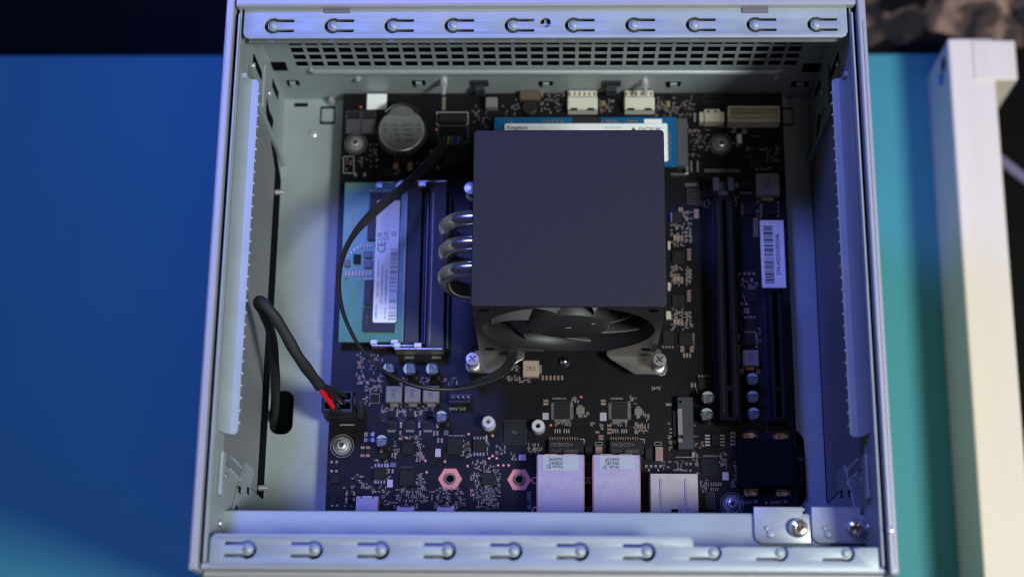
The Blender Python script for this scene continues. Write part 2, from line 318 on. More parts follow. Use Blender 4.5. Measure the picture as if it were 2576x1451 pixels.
# side walls with their folded lips
for sgn, X in ((-1, XL), (1, XR)):
    T = lambda d: X - sgn * d                                     # d mm towards the inside
    part('side_wall', MB().box(min(T(0), T(-1)), max(T(0), T(-1)), -26, YF, ZT - 1, ZR - 1), ZINC, case)
    # lip: bends inwards from the wall
    prof = [(0.1, 89), (0.5, 86), (1.1, 83.6), (2.0, 81.6), (3.2, 80.3), (5.8, 80), (5.8, 79.2), (3.0, 79.5), (1.4, 81.4), (.1, 84)]
    y0, y1 = 21.2, 159.6; n = len(prof); mb = MB()
    ring = lambda y, k=1.: [(T(d if d < 5 or k == 1. else d - .9), y, z) for d, z in prof]
    rows = [ring(y0, .5), ring(y0 + 1.2), ring(y1 - 1.2), ring(y1, .5)]
    mb.add([p for r in rows for p in r], [(j * n + i, j * n + (i + 1) % n, (j + 1) * n + (i + 1) % n, (j + 1) * n + i) for j in range(3) for i in range(n)] + [tuple(range(n)), tuple(range(3 * n, 4 * n))])
    part('wall_lip', mb, ZINC, case)
    dm_ = MB()
    for k in range(29): dm_.dome(T(5.9), 25.5 + k * 4.6, 78.8, .6, .9, 8)
    for k in range(5):
        for j in range(2): dm_.spin(lambda p: p) and dm_.dome(T(3.4 + 1.1 * k * .8), 13.6 - j * 4.6 - k * .9, 76, .5, 1.2, 8)
    part('lit_hole_bumps', dm_, STEEL, case, kind='stuff')  # bumps shaped in place of lit vent-hole tips along the lip
    # inner drive plate on the wall and the dark seam below it
    za = atx('d', 690 if sgn < 0 else 2040, 484, X).z
    part('side_plate', MB().prism([(12, za + 3.2), (150, za + 3.2), (168, za + 34), (168, 77), (12, 77)], 0, .4).spin(lambda p: (T(p.z), p.x, p.y)), mat('grey_plate_steel', (.23, .235, .24), .5, .2, .1, 60, .3, 1400), case)
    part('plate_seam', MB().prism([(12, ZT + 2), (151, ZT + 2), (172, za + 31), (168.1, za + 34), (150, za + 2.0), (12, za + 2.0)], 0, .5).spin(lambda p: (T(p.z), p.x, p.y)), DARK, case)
    for yy in (14.5, 141): part('hinge_pin', MB().cyl(0, 0, 0, 4.5, 1.2, 12, .3).spin(lambda p: (T(p.z), yy + p.x, za + .6 + p.y)), STEEL, case)
    # slanted brace with holes near the rear corner
    br = MB().prism([(19, 20), (19, 38), (-14, 66), (-14, 46)], 0, 1.0).spin(lambda p: (T(.2 + p.z), p.x, p.y))
    part('corner_brace', br, ZINC, case)
    for yy, zz in ((6.5, 48), (-1.5, 52), (-8.5, 62), (9, 32)):
        part('brace_hole', MB().prism([(math.cos(a) * (1.9 if k % 2 else 1.1), math.sin(a) * (1.9 if k % 2 else 1.1)) for k in range(8) for a in [k * PI / 4]], 0, .3).spin(lambda p: (T(1.25 + p.z), yy + p.x, zz + p.y)), DARK, case)
    part('embossed_pad', MB().box(min(T(.1), T(1.6)), max(T(.1), T(1.6)), -1, 15, 76, 82, .5), ZINC, case)
    for yy, zz in ((8, 70), (-10, 74), (-18, 66), (172, 66), (176, 30)):
        part('wall_rivet', MB().dome(0, 0, 0, 1.5, 1.1, 14).spin(lambda p: (T(.2 + p.z), yy + p.x, zz + p.y)), STEEL, case)
    part('wall_fold', MB().box(min(T(.0), T(2.2)), max(T(.0), T(2.2)), 158, 160.2, ZT, 86, .5).box(min(T(0), T(1.2)), max(T(0), T(1.2)), 163, 182, 40, 46, .3), ZINC, case)
    for y0_, z0_, z1_ in ((174, 48, 66), (166, 18, 30), (182, 10, 24)): part('wall_slot', MB().box(min(T(.25), T(0)), max(T(.25), T(0)), y0_, y0_ + 3.2, z0_, z1_), DARK, case)
    # outer skin: two ridges with a fine groove
    o1 = -5.4; part('outer_panel', MB().box(min(T(-2.4), T(o1)), max(T(-2.4), T(o1)), YB - 1.2, 204, ZM + 6, 95.4, .5), SKIN, case)
    part('panel_trim', MB().box(min(T(-3.9), T(-4.6)), max(T(-3.9), T(-4.6)), YB + 1, 176, 95.35, 95.75, .2), SKIN, case)
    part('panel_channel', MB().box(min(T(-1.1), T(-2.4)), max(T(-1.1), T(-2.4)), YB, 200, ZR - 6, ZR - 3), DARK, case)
    part('rim_edge', MB().box(min(T(-.2), T(-1.0)), max(T(-.2), T(-1.0)), -26, 181, ZR - 1, ZR + 1.2, .25), ZINC, case)
q = at('m8', 2325, 385, 96); part('rail_highlight_dome', MB().dome(XR + 3.3, q.y, 95.3, 1.3, .6), STEEL, case)  # steel dome added in place of a bright highlight on the rail
# front panel beyond the vent wall
part('front_panel', MB().box(XL - 2.3, XR + 2.3, 186.3, 204, ZR - 2, 94.3, .6).box(XL - 2.3, XR + 2.3, 198, 204, ZM + 6, ZR - 2), SKIN, case)
part('front_lip', MB().box(XL - 1.9, XR + 1.9, 183.2, 186.6, ZR + .2, 95.5, .7), SKIN, case)
part('front_chamber', MB().box(XL, XR, 196.8, 197.9, ZM + 10, ZR - 3), mat('dark_gap_backing', (.008, .009, .012), .4, .2), case)  # near-black sheet: shade of the gap behind the vent put into its colour
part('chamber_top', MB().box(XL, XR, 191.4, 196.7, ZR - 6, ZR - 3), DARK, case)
# ---- hook strips
HS = 22.83
def hook_hole(cx, cy, d):
    """U shaped cut round a sprung tongue; d=+1 opens to +X"""
    R, r, L, s, t = 3.35, 1.9, 8.0, 2.8, 1.42
    out = [(L, s - .1), (L - .4, s), (1.9, s)]
    a0 = math.asin(min(1, s / R)) if s < R else PI / 2
    out += [(R * math.cos(a), R * math.sin(a)) for a in [a0 + .1 + (2 * PI - 2 * a0 - .2) * k / 18 for k in range(19)]]
    out += [(1.9, -s), (L - .4, -s), (L, -s + .1), (L + .15, -(s + t) / 2), (L, -t - .1), (L - .4, -t), (1.5, -t)]
    b0 = math.asin(t / r)
    out += [(r * math.cos(a), r * math.sin(a)) for a in [2 * PI - b0 - (2 * PI - 2 * b0) * k / 16 for k in range(17)]]
    out += [(1.5, t), (L - .4, t), (L, t + .1), (L + .15, (s + t) / 2)]
    return [(cx + d * x, cy + y) for x, y in out]
fy = at('d', 1300, 64, ZR).y; fx = at('d', 687, 64, ZR).x
def outl(x0, x1, y0, y1, r): return [(x0, y1), (x0, y0 + r), (x0 + r * .3, y0 + r * .3), (x0 + r, y0), (x1 - r, y0), (x1 - r * .3, y0 + r * .3), (x1, y0 + r), (x1, y1)]
x0_, x1_ = XL + 1.2, XR - 1.2; yfe = at('d', 1300, 95, ZR).y
ov = (at('c2', 988, 215, ZR).x, at('c2', 988, 213, ZR).y)
hs = [hook_hole(fx + HS * k, fy, 1) for k in range(10)]
strip = part('hook_strip', sheet(outl(x0_, x1_, yfe, 189.5, 2.2), hs + [ngon(ov[0], ov[1], 2.1, 18)], ZR - 1.2, ZR, .1), ZINC, case)
hb = MB()
for k in range(10): part('hook_bump', MB().dome(fx + HS * k + .1, fy, ZR - .02, 1.65, .95, 18), ZINC, strip)
part('cross_bar', MB().box(ov[0] - 2.4, ov[0] + 2.4, ov[1] - .5, ov[1] + .5, ZR - 3, ZR - 2.2).box(ov[0] - .5, ov[0] + .5, ov[1] - 2.4, ov[1] + 2.4, ZR - 3.2, ZR - 2.4), ZINC, strip)
for s, x in (('c1', 1378), ('c3', 984)):
    q = at(s, x, 108, ZR + .2); part('clip_tab', MB().box(q.x - 5, q.x + 5, q.y - .7, 183.1, ZR + .05, ZR + .7, .2), INDU, strip)
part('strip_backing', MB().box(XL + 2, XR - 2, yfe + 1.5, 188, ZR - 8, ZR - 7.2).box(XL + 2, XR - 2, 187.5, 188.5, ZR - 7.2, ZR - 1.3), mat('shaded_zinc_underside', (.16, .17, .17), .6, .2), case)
# rear hook strip: arcs at the right, three last hooks open to the inner edge
ry0 = YB + .4; ryi = at('d', 1100, 1345, ZR).y; ryn = at('m8', 800, 556, ZR).y
rx = [at('d', 622 + 167.3 * k, 1381 + .9 * k, ZR).x for k in range(10)]; ryc = at('d', 1370, 1385, ZR).y - .1
poly = [(XL + 1.0, ry0), (XR - .8, ry0), (XR - .8, ryn)]
for k in (9, 8, 7):
    c = rx[k]; R, r = 3.2, 1.95
    poly += [(c + 5.0, ryn), (c + 4.0, ryn - .3)]
    poly += [(c + R * math.cos(a), ryc + R * math.sin(a)) for a in [math.radians(d) for d in (30, 15, 0, -15, -30, -45, -60)]]
    poly += [(c + .6, ryc - 3.0), (c - 1.0, ryc - 2.75), (c - 8, ryc - 2.75), (c - 8.15, ryc - 2.15), (c - 8, ryc - 1.55), (c - 1.3, ryc - 1.55)]
    poly += [(c + r * math.cos(a), ryc + r * math.sin(a)) for a in [math.radians(d) for d in range(-115, 110, 20)]]
    poly += [(c - 1.3, ryn), (c - 8, ryn)]
xn = at('m8', 425, 500, ZR).x
poly += [(xn, ryn), (xn - .3, ryi - 1), (xn - 1.4, ryi), (XL + 2.6, ryi), (XL + 1.2, ryi - 1.4)]
rs = part('rear_hook_strip', sheet(poly, [hook_hole(rx[k], ryc, -1) for k in range(7)], ZR - 1.2, ZR, .1), ZINC, case)
for k in range(10): part('hook_bump', MB().dome(rx[k] + .1, ryc, ZR - .02, 1.65, .95, 18), ZINC, rs)
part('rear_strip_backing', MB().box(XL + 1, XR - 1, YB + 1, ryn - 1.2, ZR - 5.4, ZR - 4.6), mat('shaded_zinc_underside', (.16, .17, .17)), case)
# rear edge and rear face
part('rear_edge', MB().tube([(XL - 1.5, YB + .6, ZR - 1.3), (XR + 1.5, YB + .6, ZR - 1.3)], 1.3, 1.3, 14), SKIN, case)
part('rear_panel', MB().box(XL - 2.2, XR + 2.2, YB - .4, YB + .6, 70, ZR - 1.6).box(XL - 2.2, XR + 2.2, YB - 2.6, YB - .4, 83.5, 86.5, .5).box(XL - 2.2, XL + 25, YB - 2.4, YB - .3, 40, 83.4), SKIN, case)
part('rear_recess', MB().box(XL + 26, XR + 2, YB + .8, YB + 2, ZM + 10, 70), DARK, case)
# shelf that the expansion brackets screw to
shy = at('d', 1200, 1284, 66).y; sxl = at('d', 553, 1300, 66).x
part('bracket_shelf', MB().add(*(lambda pr: ([(x, y, z) for x in (sxl, XR - 1) for y, z in pr], [(i, (i + 1) % len(pr), len(pr) + (i + 1) % len(pr), len(pr) + i) for i in range(len(pr))] + [tuple(range(len(pr))), tuple(range(len(pr), 2 * len(pr)))]))(
    [(shy, 60), (shy, 64.6), (shy - .4, 65.6), (shy - 1.3, 66), (YB + 1, 66), (YB + 1, 65), (shy - 1.4, 65), (shy - 1, 64.4), (shy - 1, 60)])), ZINC, case)
part('rear_wall', MB().box(XL, XR, shy - 2.2, shy - 1.4, ZT, 60), ZINC, case)
for X0, s0 in ((1022, 0), (1588, 1)):
    a = at('m8', X0 + 6, 165, 68.2); b = at('m8', X0 + 470, 170, 68.2); c = at('m8', X0 + 30, 505, 68.2); d = at('m8', X0 + 555, 510, 68.2)
    y_hi, y_lo = a.y, (c.y + d.y) / 2
    poly = [(a.x + 2.0, y_lo), (d.x, y_lo), (d.x, y_hi - 7.5), (d.x - .3, y_hi - 3.6), (b.x + 1, y_hi - 2.9), (b.x, y_hi - 2.4), (b.x, y_hi), (a.x, y_hi), (a.x, y_lo + 2.2), (a.x + .6, y_lo + .7)]
    sc = part('slot_cover', sheet(poly, [], 66.3, 67.5, .25).box(a.x + 1.5, d.x - 1.5, y_hi - .9, y_hi, 5, 66.3), mat('slot_cover_steel', (.40, .42, .44), .4, .4, .06, 200), case)
    q = at('m8', X0 + 441, 362, 70.5)
    part('cover_screw', MB().lathe([(3.35, 67.55), (3.45, 68.2), (3.3, 69.6), (2.6, 70.7), (1.5, 71.1), (1.3, 70.3), (.2, 70.0)], q.x, q.y, 26), NICK, sc)
    part('screw_slot', MB().box(q.x - 1.9, q.x + 1.9, q.y - .3, q.y + .3, 70.4, 71.18).box(q.x - .3, q.x + .3, q.y - 1.9, q.y + 1.9, 70.4, 71.16), mat('bronze_shadow_metal', (.25, .14, .10), .3, .9), sc)
    q = at('m8', X0 + 165, 425, 68); part('cover_dimple', MB().dome(q.x, q.y, 67.45, 1.7, .8), ZINC, sc)
    q = at('m8', X0 + 125, 370, 68); part('cover_dimple', MB().dome(q.x, q.y, 67.45, 1.0, .8), ZINC, sc)
q = at('m8', 2240, 400, 74); part('corner_tab', MB().box(q.x - 1.3, q.x + .9, q.y - 6, q.y + 6.5, 66, 78, .6), SKIN, case)
q = at('c8', 235, 450, 70); part('corner_tab', MB().box(q.x - 2.0, q.x + 1.6, q.y - 5, q.y + 4, 60, 74, 1.2), ZINC, case)
# ================================================================== motherboard
BX0, BX1, BY1 = -6.1, 184.9, 189.2
mobo = thing('motherboard', 'black motherboard with ports, slots and small parts screwed to the case tray', 'motherboard', (90, 95, -1.6))
part('circuit_board', MB().box(BX0, BX1, 1.0, BY1, -1.6, 0, .15), PCB, mobo)
ZS = .035
silk = MB(); silkd = MB(); tiny = {k: MB() for k in ('tin', 'tan', 'blk', 'pad')}
def bxp(s, x0, y0, x1, y1, z): return rect(s, x0, y0, x1, y1, z)
def line(mb, s, x0, y0, x1, y1, wd=.12, z=ZS):
    a = at(s, x0, y0, z); b = at(s, x1, y1, z); d = b - a; L = max(d.length, .01); n = Vector((-d.y, d.x, 0)) / L * wd / 2
    mb.add([a - n, b - n, b + n, a + n], [(0, 1, 2, 3)])
def frame(mb, s, x0, y0, x1, y1, wd=.12):
    line(mb, s, x0, y0, x1, y0, wd); line(mb, s, x0, y1, x1, y1, wd, ZS + .003); line(mb, s, x0, y0, x0, y1, wd, ZS + .006); line(mb, s, x1, y0, x1, y1, wd, ZS + .009)
def chip(s, x0, y0, x1, y1, h=1.0, pins='', n=0, m=CHIP, fr=True, name='chip', pm=TIN, txt=None):
    X0, X1, Y0, Y1 = rect(s, x0, y0, x1, y1, h)
    o = part(name, MB().box(X0, X1, Y0, Y1, .05, h, .12), m, mobo)
    if pins and n:
        pb = MB()
        for side in pins:
            for k in range(n):
                t = (k + .5) / n
                if side in 'tb':
                    x = X0 + (X1 - X0) * t; w_ = (X1 - X0) / n * .27; y, d = (Y1, 1) if side == 't' else (Y0, -1)
                    pb.box(x - w_, x + w_, y, y + d * .45, .25, h * .55).box(x - w_, x + w_, y + d * .46, y + d * 1.35, .03, .3)
                else:
                    y = Y0 + (Y1 - Y0) * t; w_ = (Y1 - Y0) / n * .27; x, d = (X1, 1) if side == 'r' else (X0, -1)
                    pb.box(x, x + d * .45, y - w_, y + w_, .25, h * .55).box(x + d * .46, x + d * 1.35, y - w_, y + w_, .03, .3)
        part('chip_pins', pb, pm, o)
    if fr and not pins:
        silkd.add([(X0 - .5, Y0 - .5, ZS), (X0 - .5, Y0 + .8, ZS), (X0 - .36, Y0 + .8, ZS), (X0 - .36, Y0 - .5, ZS)], [(0, 1, 2, 3)])
    if txt: lettering(txt, (Y1 - Y0) * .2, ETCH, o, ((X0 + X1) / 2, (Y0 + Y1) / 2, h + .015))
    return o
def fuse(s, x0, y0, x1, y1, body, ends=TIN, h=.8, name='ceramic_capacitor', k=.22, vert=None):
    X0, X1, Y0, Y1 = rect(s, x0, y0, x1, y1, h); vert = (Y1 - Y0) > (X1 - X0) if vert is None else vert
    mb = MB(); mb.box(X0, X1, Y0, Y1, .05, h, .1); mb.cur = 1
    if vert: e = (Y1 - Y0) * k; mb.box(X0 - .04, X1 + .04, Y0 - .04, Y0 + e, .04, h + .03, .08).box(X0 - .04, X1 + .04, Y1 - e, Y1 + .04, .04, h + .03, .08)
    else: e = (X1 - X0) * k; mb.box(X0 - .04, X0 + e, Y0 - .04, Y1 + .04, .04, h + .03, .08).box(X1 - e, X1 + .04, Y0 - .04, Y1 + .04, .04, h + .03, .08)
    return part(name, mb, [body, ends], mobo)
def dots(s, x0, y0, x1, y1, nx, ny, r=.28, kind='tin', h=.12, rr=None):
    for i in range(nx):
        for j in range(ny):
            q = at(s, x0 + (x1 - x0) * (i / (nx - 1) if nx > 1 else .5), y0 + (y1 - y0) * (j / (ny - 1) if ny > 1 else .5), h)
            tiny[kind].box(q.x - r, q.x + r, q.y - (rr or r), q.y + (rr or r), .02, h)
def cluster(s, x0, y0, x1, y1, n, kinds=('tin', 'tan', 'blk'), sz=(.42, .22)):
    """rows of rice-grain resistors and capacitors with bright ends"""
    for _ in range(int(n * .9)):
        x = random.uniform(x0, x1); y = random.uniform(y0, y1); q = at(s, x, y, 0); q.x = round(q.x / .65) * .65; q.y = round(q.y / .75) * .75
        a, b = sz if random.random() < .5 else sz[::-1]; k = random.choice(kinds); h = random.uniform(.25, .5)
        tiny[k].box(q.x - a, q.x + a, q.y - b, q.y + b, .02, h)
        if k != 'tin':
            if a > b: tiny['tin'].box(q.x - a - .16, q.x - a * .62, q.y - b, q.y + b, .02, h + .02).box(q.x + a * .62, q.x + a + .16, q.y - b, q.y + b, .02, h + .02)
            else: tiny['tin'].box(q.x - a, q.x + a, q.y - b - .16, q.y - b * .62, .02, h + .02).box(q.x - a, q.x + a, q.y + b * .62, q.y + b + .16, .02, h + .02)
        if random.random() < .45:
            for e in (1,): silkd.add([(q.x - a - .3, q.y + b + .25, ZS), (q.x + a + .3, q.y + b + .25, ZS), (q.x + a + .3, q.y + b + .36, ZS), (q.x - a - .3, q.y + b + .36, ZS)], [(0, 1, 2, 3)])
def scrib(s, x0, y0, x1, y1, mb=None, rows=1, pitch=.55, wd=.13):
    """unreadably small printed designators"""
    mb = mb or silk; X0, X1, Y0, Y1 = rect(s, x0, y0, x1, y1, ZS); ny = rows; hh = (Y1 - Y0) / ny
    for j in range(ny):
        x = X0
        while x < X1 - .3:
            yb = Y0 + hh * (j + .15); yt = Y0 + hh * (j + .8)
            for seg in random.sample(range(4), 3):
                if seg == 0: q = (x, x + wd, yb, yt)
                elif seg == 1: q = (x + .28, x + .28 + wd, yb, yt)
                elif seg == 2: q = (x + wd, x + .28, yt - wd, yt)
                else: q = (x + wd, x + .28, yb, yb + wd)
                z = ZS + .004 * seg; mb.add([(q[0], q[2], z), (q[1], q[2], z), (q[1], q[3], z), (q[0], q[3], z)], [(0, 1, 2, 3)])
            x += pitch
def capacitor(s, x, y, r=2.85, h=8.0, m=SLEV, turn=0, lines=('560', '6.3V', 'PE53S'), f=.45):
    q = at(s, x, y, h)
    o = part('capacitor', MB().lathe([(r + .05, .3), (r, 1.0), (r - .22, 1.5), (r, 2.0), (r, h - .35), (r - .3, h)], q.x, q.y, 26).box(q.x - r, q.x + r, q.y - r, q.y + r, 0.02, .35, .1), RUBB, mobo)
    part('sleeve_top', MB().lathe([(r - .12, h - .3), (r - .35, h + .03), (.05, h + .03)], q.x, q.y, 26), m, o)
    c = f * r * .9; a = math.acos(c / (r - .36)); pts = [((r - .36) * math.cos(t), (r - .36) * math.sin(t)) for t in [-a + 2 * a * k / 12 for k in range(13)]]
    ca, sa = math.cos(turn), math.sin(turn)
    part('polarity_mark', MB().prism([(q.x + u * ca - v * sa, q.y + u * sa + v * ca) for u, v in pts], h + .031, h + .06), CAPS, o)
    for k, t in enumerate(lines):
        off = (-.35 - 0 + 0) * r * .35; ax = -r * .22; ay = r * (.42 - .42 * k)
        # text reads square to the mark
        tx, ty = (ax, ay); th = turn - PI
        lettering(t, r * .52, SILK, o, (q.x + tx * ca - ty * sa * (-1 if False else 1) if False else q.x + (ax * ca + ay * sa), q.y + (ax * sa - ay * ca), h + .05), th if False else turn + PI)
    return o
def inductor(s, x0, y0, x1, y1, h=3.5, m=INDU, txt=None, tab='b', rz=0):
    X0, X1, Y0, Y1 = rect(s, x0, y0, x1, y1, h)
    o = part('inductor', MB().box(X0, X1, Y0, Y1, .3, h, .35), m, mobo)
    w_ = (X1 - X0) * .26; cx = (X0 + X1) / 2; hy = (Y1 - Y0) * .26; cy = (Y0 + Y1) / 2
    tb = MB()
    if 'b' in tab: tb.box(cx - w_, cx + w_, Y0 - 1.2, Y0, .05, .9, .15)
    if 't' in tab: tb.box(cx - w_, cx + w_, Y1, Y1 + .8, .05, .9, .15)
    if 'r' in tab: tb.box(X1, X1 + 1.1, cy - hy, cy + hy, .05, h * .6, .15)
    part('terminal', tb, GOLD if m is INDP else TIN, o)
    if txt: lettering(txt, (X1 - X0) * .36, INK, o, (cx, cy, h + .02), rz)
    return o
def boardscrew(s, x, y, ringr=2.95, silr=4.6, g='bright'):
    q = at(s, x, y, 1.2)
    q0 = at(s, x, y, 0.3); cx, cy = q0.x, q0.y
    pad = part('screw_pad', MB().lathe([(3.9, .02), (3.9, .07), (2.0, .07), (2.0, .02)], cx, cy, 30), INDU, mobo)
    for k in range(6):
        a = k * PI / 3 + PI / 6; part('star_pad', MB().box(-.6, .6, 2.85, 3.6, .08, .2, .05).spin(lambda p: (cx + p.x * math.cos(a) - p.y * math.sin(a), cy + p.x * math.sin(a) + p.y * math.cos(a), p.z)), mat('dull_star_metal', (.30, .27, .25), .4, .6), pad)
    silk.lathe([(silr, ZS), (silr + .16, ZS)], cx, cy, 40, cap=False)
    sc = part('mounting_screw', MB().lathe([(2.7, .1), (2.7, .55), (2.35, .6), (2.2, 1.6), (1.75, 2.2), (1.05, 2.45), (.75, 1.9), (.05, 1.8)], cx, cy, 26), STEEL)
    cr = part('screw_recess', MB().box(cx - 1.2, cx + 1.2, cy - .26, cy + .26, 1.7, 2.5).box(cx - .26, cx + .26, cy - 1.2, cy + 1.2, 1.7, 2.49).spin(lambda p: (cx + (p.x - cx) * .8 - (p.y - cy) * .6, cy + (p.x - cx) * .6 + (p.y - cy) * .8, p.z)), mat('recess_shadow_metal', (.10, .08, .07), .4, .8), sc)
    return sc
tag(boardscrew('c7', 305, 490), 'silver screw fixing the motherboard below the power connector', 'screw', 'screws fixing the motherboard')
tag(boardscrew('m7', 1135, 1225), 'silver screw fixing the motherboard beside the square black foam pad', 'screw', 'screws fixing the motherboard')
tag(boardscrew('tl', 1090, 830), 'silver screw fixing the motherboard left of the coin battery', 'screw', 'screws fixing the motherboard')
tag(boardscrew('m4', 795, 550), 'silver screw fixing the motherboard above the long black expansion slot', 'screw', 'screws fixing the motherboard')
# ---- memory slots
def memslot(xa, xb, xt, y0, y1, h, contacts):
    a = at('d', xa, (y0 + y1) / 2, h); b = at('d', xb, (y0 + y1) / 2, h); t = at('d', xt, y0, h); u = at('d', xt, y1, h)
    X0, X1, Y0, Y1 = a.x, b.x, u.y, t.y
    o = part('memory_slot', MB().box(X0, X1, Y0, Y1, .3, h, .3).box(X1 + .7, X1 + 1.6, Y0 + 1, Y1 - 4, .3, h * .5, .1), SLOTB, mobo)
    pb = MB(); n = 110
    for k in range(n):
        y = Y0 + 1.5 + (Y1 - Y0 - 6) * k / n
        for x_ in contacts: pb.box(X0 + x_, X0 + x_ + .55, y, y + .32, h - .1, h + .05)
    part('contact_row', pb, mat('dim_contact_gold', (.30, .19, .16), .4, .6), o, kind='stuff')
    for yy, e in ((Y1 + .1, 1), (Y0 - .8, -1)):
        ar = part('latch_arm', MB().box(X0 - 13, X1 - .3, yy, yy + .7, 1.2, h, .15), TIN, o)
        for xa_, xb_ in ((X0 - 13.5, X0 - 10.5), (X0 - 5, X0 - 1.8)):
            ya, yb2 = (yy - 2.3, yy + .02) if e > 0 else (yy + .68, yy + 2.8)
            part('latch_tab', MB().box(xa_, xb_, ya, yb2, h - 1, h + .6, .3), STEEL, o)
    return o, X0, X1, Y0, Y1
s1 = memslot(1019, 1058, 1030, 462, 866, 5.2, (-.6,))
s2 = memslot(1077, 1120, 1098, 458, 874, 9.2, (1.2,))
part('slot_rail', MB().box(s2[1] - 1.4, s2[1] - .5, s2[3] + 2, s2[4] - 4, .3, 6.5, .3), mat('blue_reflective_rail', (.10, .10, .20), .4, .3), mobo)
q = rect('c6', 1245, 395, 1360, 470, 4); part('slot_anchor', MB().box(q[0], q[1], q[2], q[3], .1, 4, .2), TIN, mobo)
q = rect('c6', 1210, 495, 1375, 570, .4); part('solder_tab', MB().box(*q, .02, .4, .1), TIN, mobo)
q = rect('c6', 1565, 415, 1815, 500, .3); frame(silk, 'c6', 1570, 418, 1812, 498, .35)
for x0, x1 in ((1250, 1338), (1645, 1730)):
    q = at('c6', (x0 + x1) / 2, 612, .05); lettering('DDR5', 1.5, SILK, mobo, (q.x, q.y, .05), PI)
# ---- expansion slots
def pcie(xt0, xt1, yt, xb0, xb1, yb, lat, gap, h=11.0):
    a = at('d', xt0, yt, h); b = at('d', xt1, yt, h); c = at('d', xb0, yb, h); d = at('d', xb1, yb, h)
    cx = (a.x + b.x + c.x + d.x) / 4; hw_ = ((b.x - a.x) + (d.x - c.x)) / 4; Y1, Y0 = a.y, c.y
    slits = []
    gp = Y0 + gap
    for y0, y1 in ((Y0 + 1.4, gp - .8), (gp + .8, Y1 - 1.5)): slits.append([(cx - .95, y0), (cx + .95, y0), (cx + .95, y1), (cx - .95, y1)])
    o = part('expansion_slot', sheet([(cx - hw_, Y0), (cx + hw_, Y0), (cx + hw_, Y1), (cx - hw_, Y1)], slits, .2, h, .15), PCIE, mobo)
    n = int((Y1 - Y0 - 4) / 1.0); pb = MB()
    for sg in (-1, 1):
        for k in range(n):
            y = Y0 + 2 + k; pb.box(cx + sg * (hw_ - 1.55) - .42, cx + sg * (hw_ - 1.55) + .42, y, y + .42, h, h + .12)
    part('slot_ribs', pb, mat('rib_plastic', (.012, .011, .013), .5), o, kind='stuff')
    part('slot_edge_sheen_strip', MB().box(cx - hw_ - .28, cx - hw_ - .02, Y0 + 1, Y1 - 1, .1, h - 3), mat('slot_edge_sheen', (.045, .04, .07), .35), o)  # paler violet strip paints a sheen along the slot's side
    if lat: part('retention_latch', MB().box(cx - 4.6, cx - 1.6, Y1 + 2, Y1 + 8, .2, h + 1, .4).box(cx + 1.6, cx + 4.6, Y1 + 2, Y1 + 8, .2, h + 1, .4).box(cx - 1.5, cx + 1.5, Y1 + 3, Y1 + 7.6, .2, h - 3, .3).box(cx - 2.2, cx + 2.2, Y1 + .05, Y1 + 2.9, .2, h - 1.5, .3), SLOTB, o)
    return o
pcie(1797, 1846, 492, 1812, 1862, 1055, True, 13)
pcie(1930, 1970, 726, 1938, 1982, 1057, False, 13)
dots('m5', 690, 120, 715, 1440, 1, 34, .16, 'tan', .1)
dots('m6', 940, 20, 965, 800, 1, 16, .18, 'tan', .1)
# ---- rear ports
def lan(x0, y0, x1, lx0, ly0, lx1, ly1, code, m):
    h = 13.5; X0, X1, Y0, Y1 = rect('m3', x0, y0, x1, 1345, h); Y0 = -3.2
    o = part('network_port', MB().box(X0, X1, Y0, Y1, .1, h, .25), m, mobo)
    part('shield_seam', MB().box(X0 - .12, X0 + .2, Y0 + 1, Y1 - .5, .1, h - .25).box(X1 - .2, X1 + .12, Y0 + 1, Y1 - .5, .1, h - .25).box(X0 + 3, X0 + 8, Y1 - .1, Y1 + .12, 2, h - .1).box(X1 - 8, X1 - 3, Y1 - .1, Y1 + .12, 2, h - .1), COPR, o)
    r = rect('m3', lx0, ly0, lx1, ly1, h)
    part('port_label', MB().box(r[0], r[1], r[2], r[3], h + .005, h + .07), GRYL, o)
    q = at('m3', lx0 + .52 * (lx1 - lx0), ly0 + 45, h)
    for k, t in enumerate((code, '00E04C', 'Node ID:')):
        q = at('m3', lx0 + (220 if True else 0), ly0 + 45 + k * 43, h + .09); lettering(t, 1.95, INK, o, (q.x, q.y, h + .09), PI, align='LEFT', bold=.02, sx=.92)
    return o
lan(692, 714, 1219, 760, 722, 1163, 895, 'A6839E', PORT)
lan(1316, 716, 1845, 1390, 727, 1783, 880, 'A6839F', PORT)
h = 14.5; X0, X1, Y0, Y1 = rect('m3', 1956, 926, 2494, 1350, h)
usb = part('usb_port', MB().box(X0, X1, -3.2, Y1, .1, h, .25), PORT2, mobo)
for x in (2072, 2347):
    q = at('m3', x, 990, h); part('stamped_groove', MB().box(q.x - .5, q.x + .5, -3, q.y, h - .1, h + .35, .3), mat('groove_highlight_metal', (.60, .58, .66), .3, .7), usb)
q = at('m3', 2228, 1337, h); part('shield_notch', MB().box(q.x - 1.3, q.x + 1.3, q.y - 1, q.y + .4, h + .01, h + .04), DARK, usb)
h = 6.0; X0, X1, Y0, Y1 = rect('c7', 492, 1182, 808, 1370, h)
vp = part('display_port', MB().box(X0, X1, -3.2, Y1, .1, h, .25), PORT, mobo)
q = at('c7', 650, 1180, h); part('shield_tongue', MB().box(q.x - 1.9, q.x + 1.9, q.y - .9, q.y - .1, h + .02, h + .2, .05), STEEL, vp)
for sx_ in (-2.5, 2.3): part('shield_cut', MB().box(q.x + sx_, q.x + sx_ + .35, q.y - 1.1, q.y + .1, h - .5, h + .06), DARK, vp)
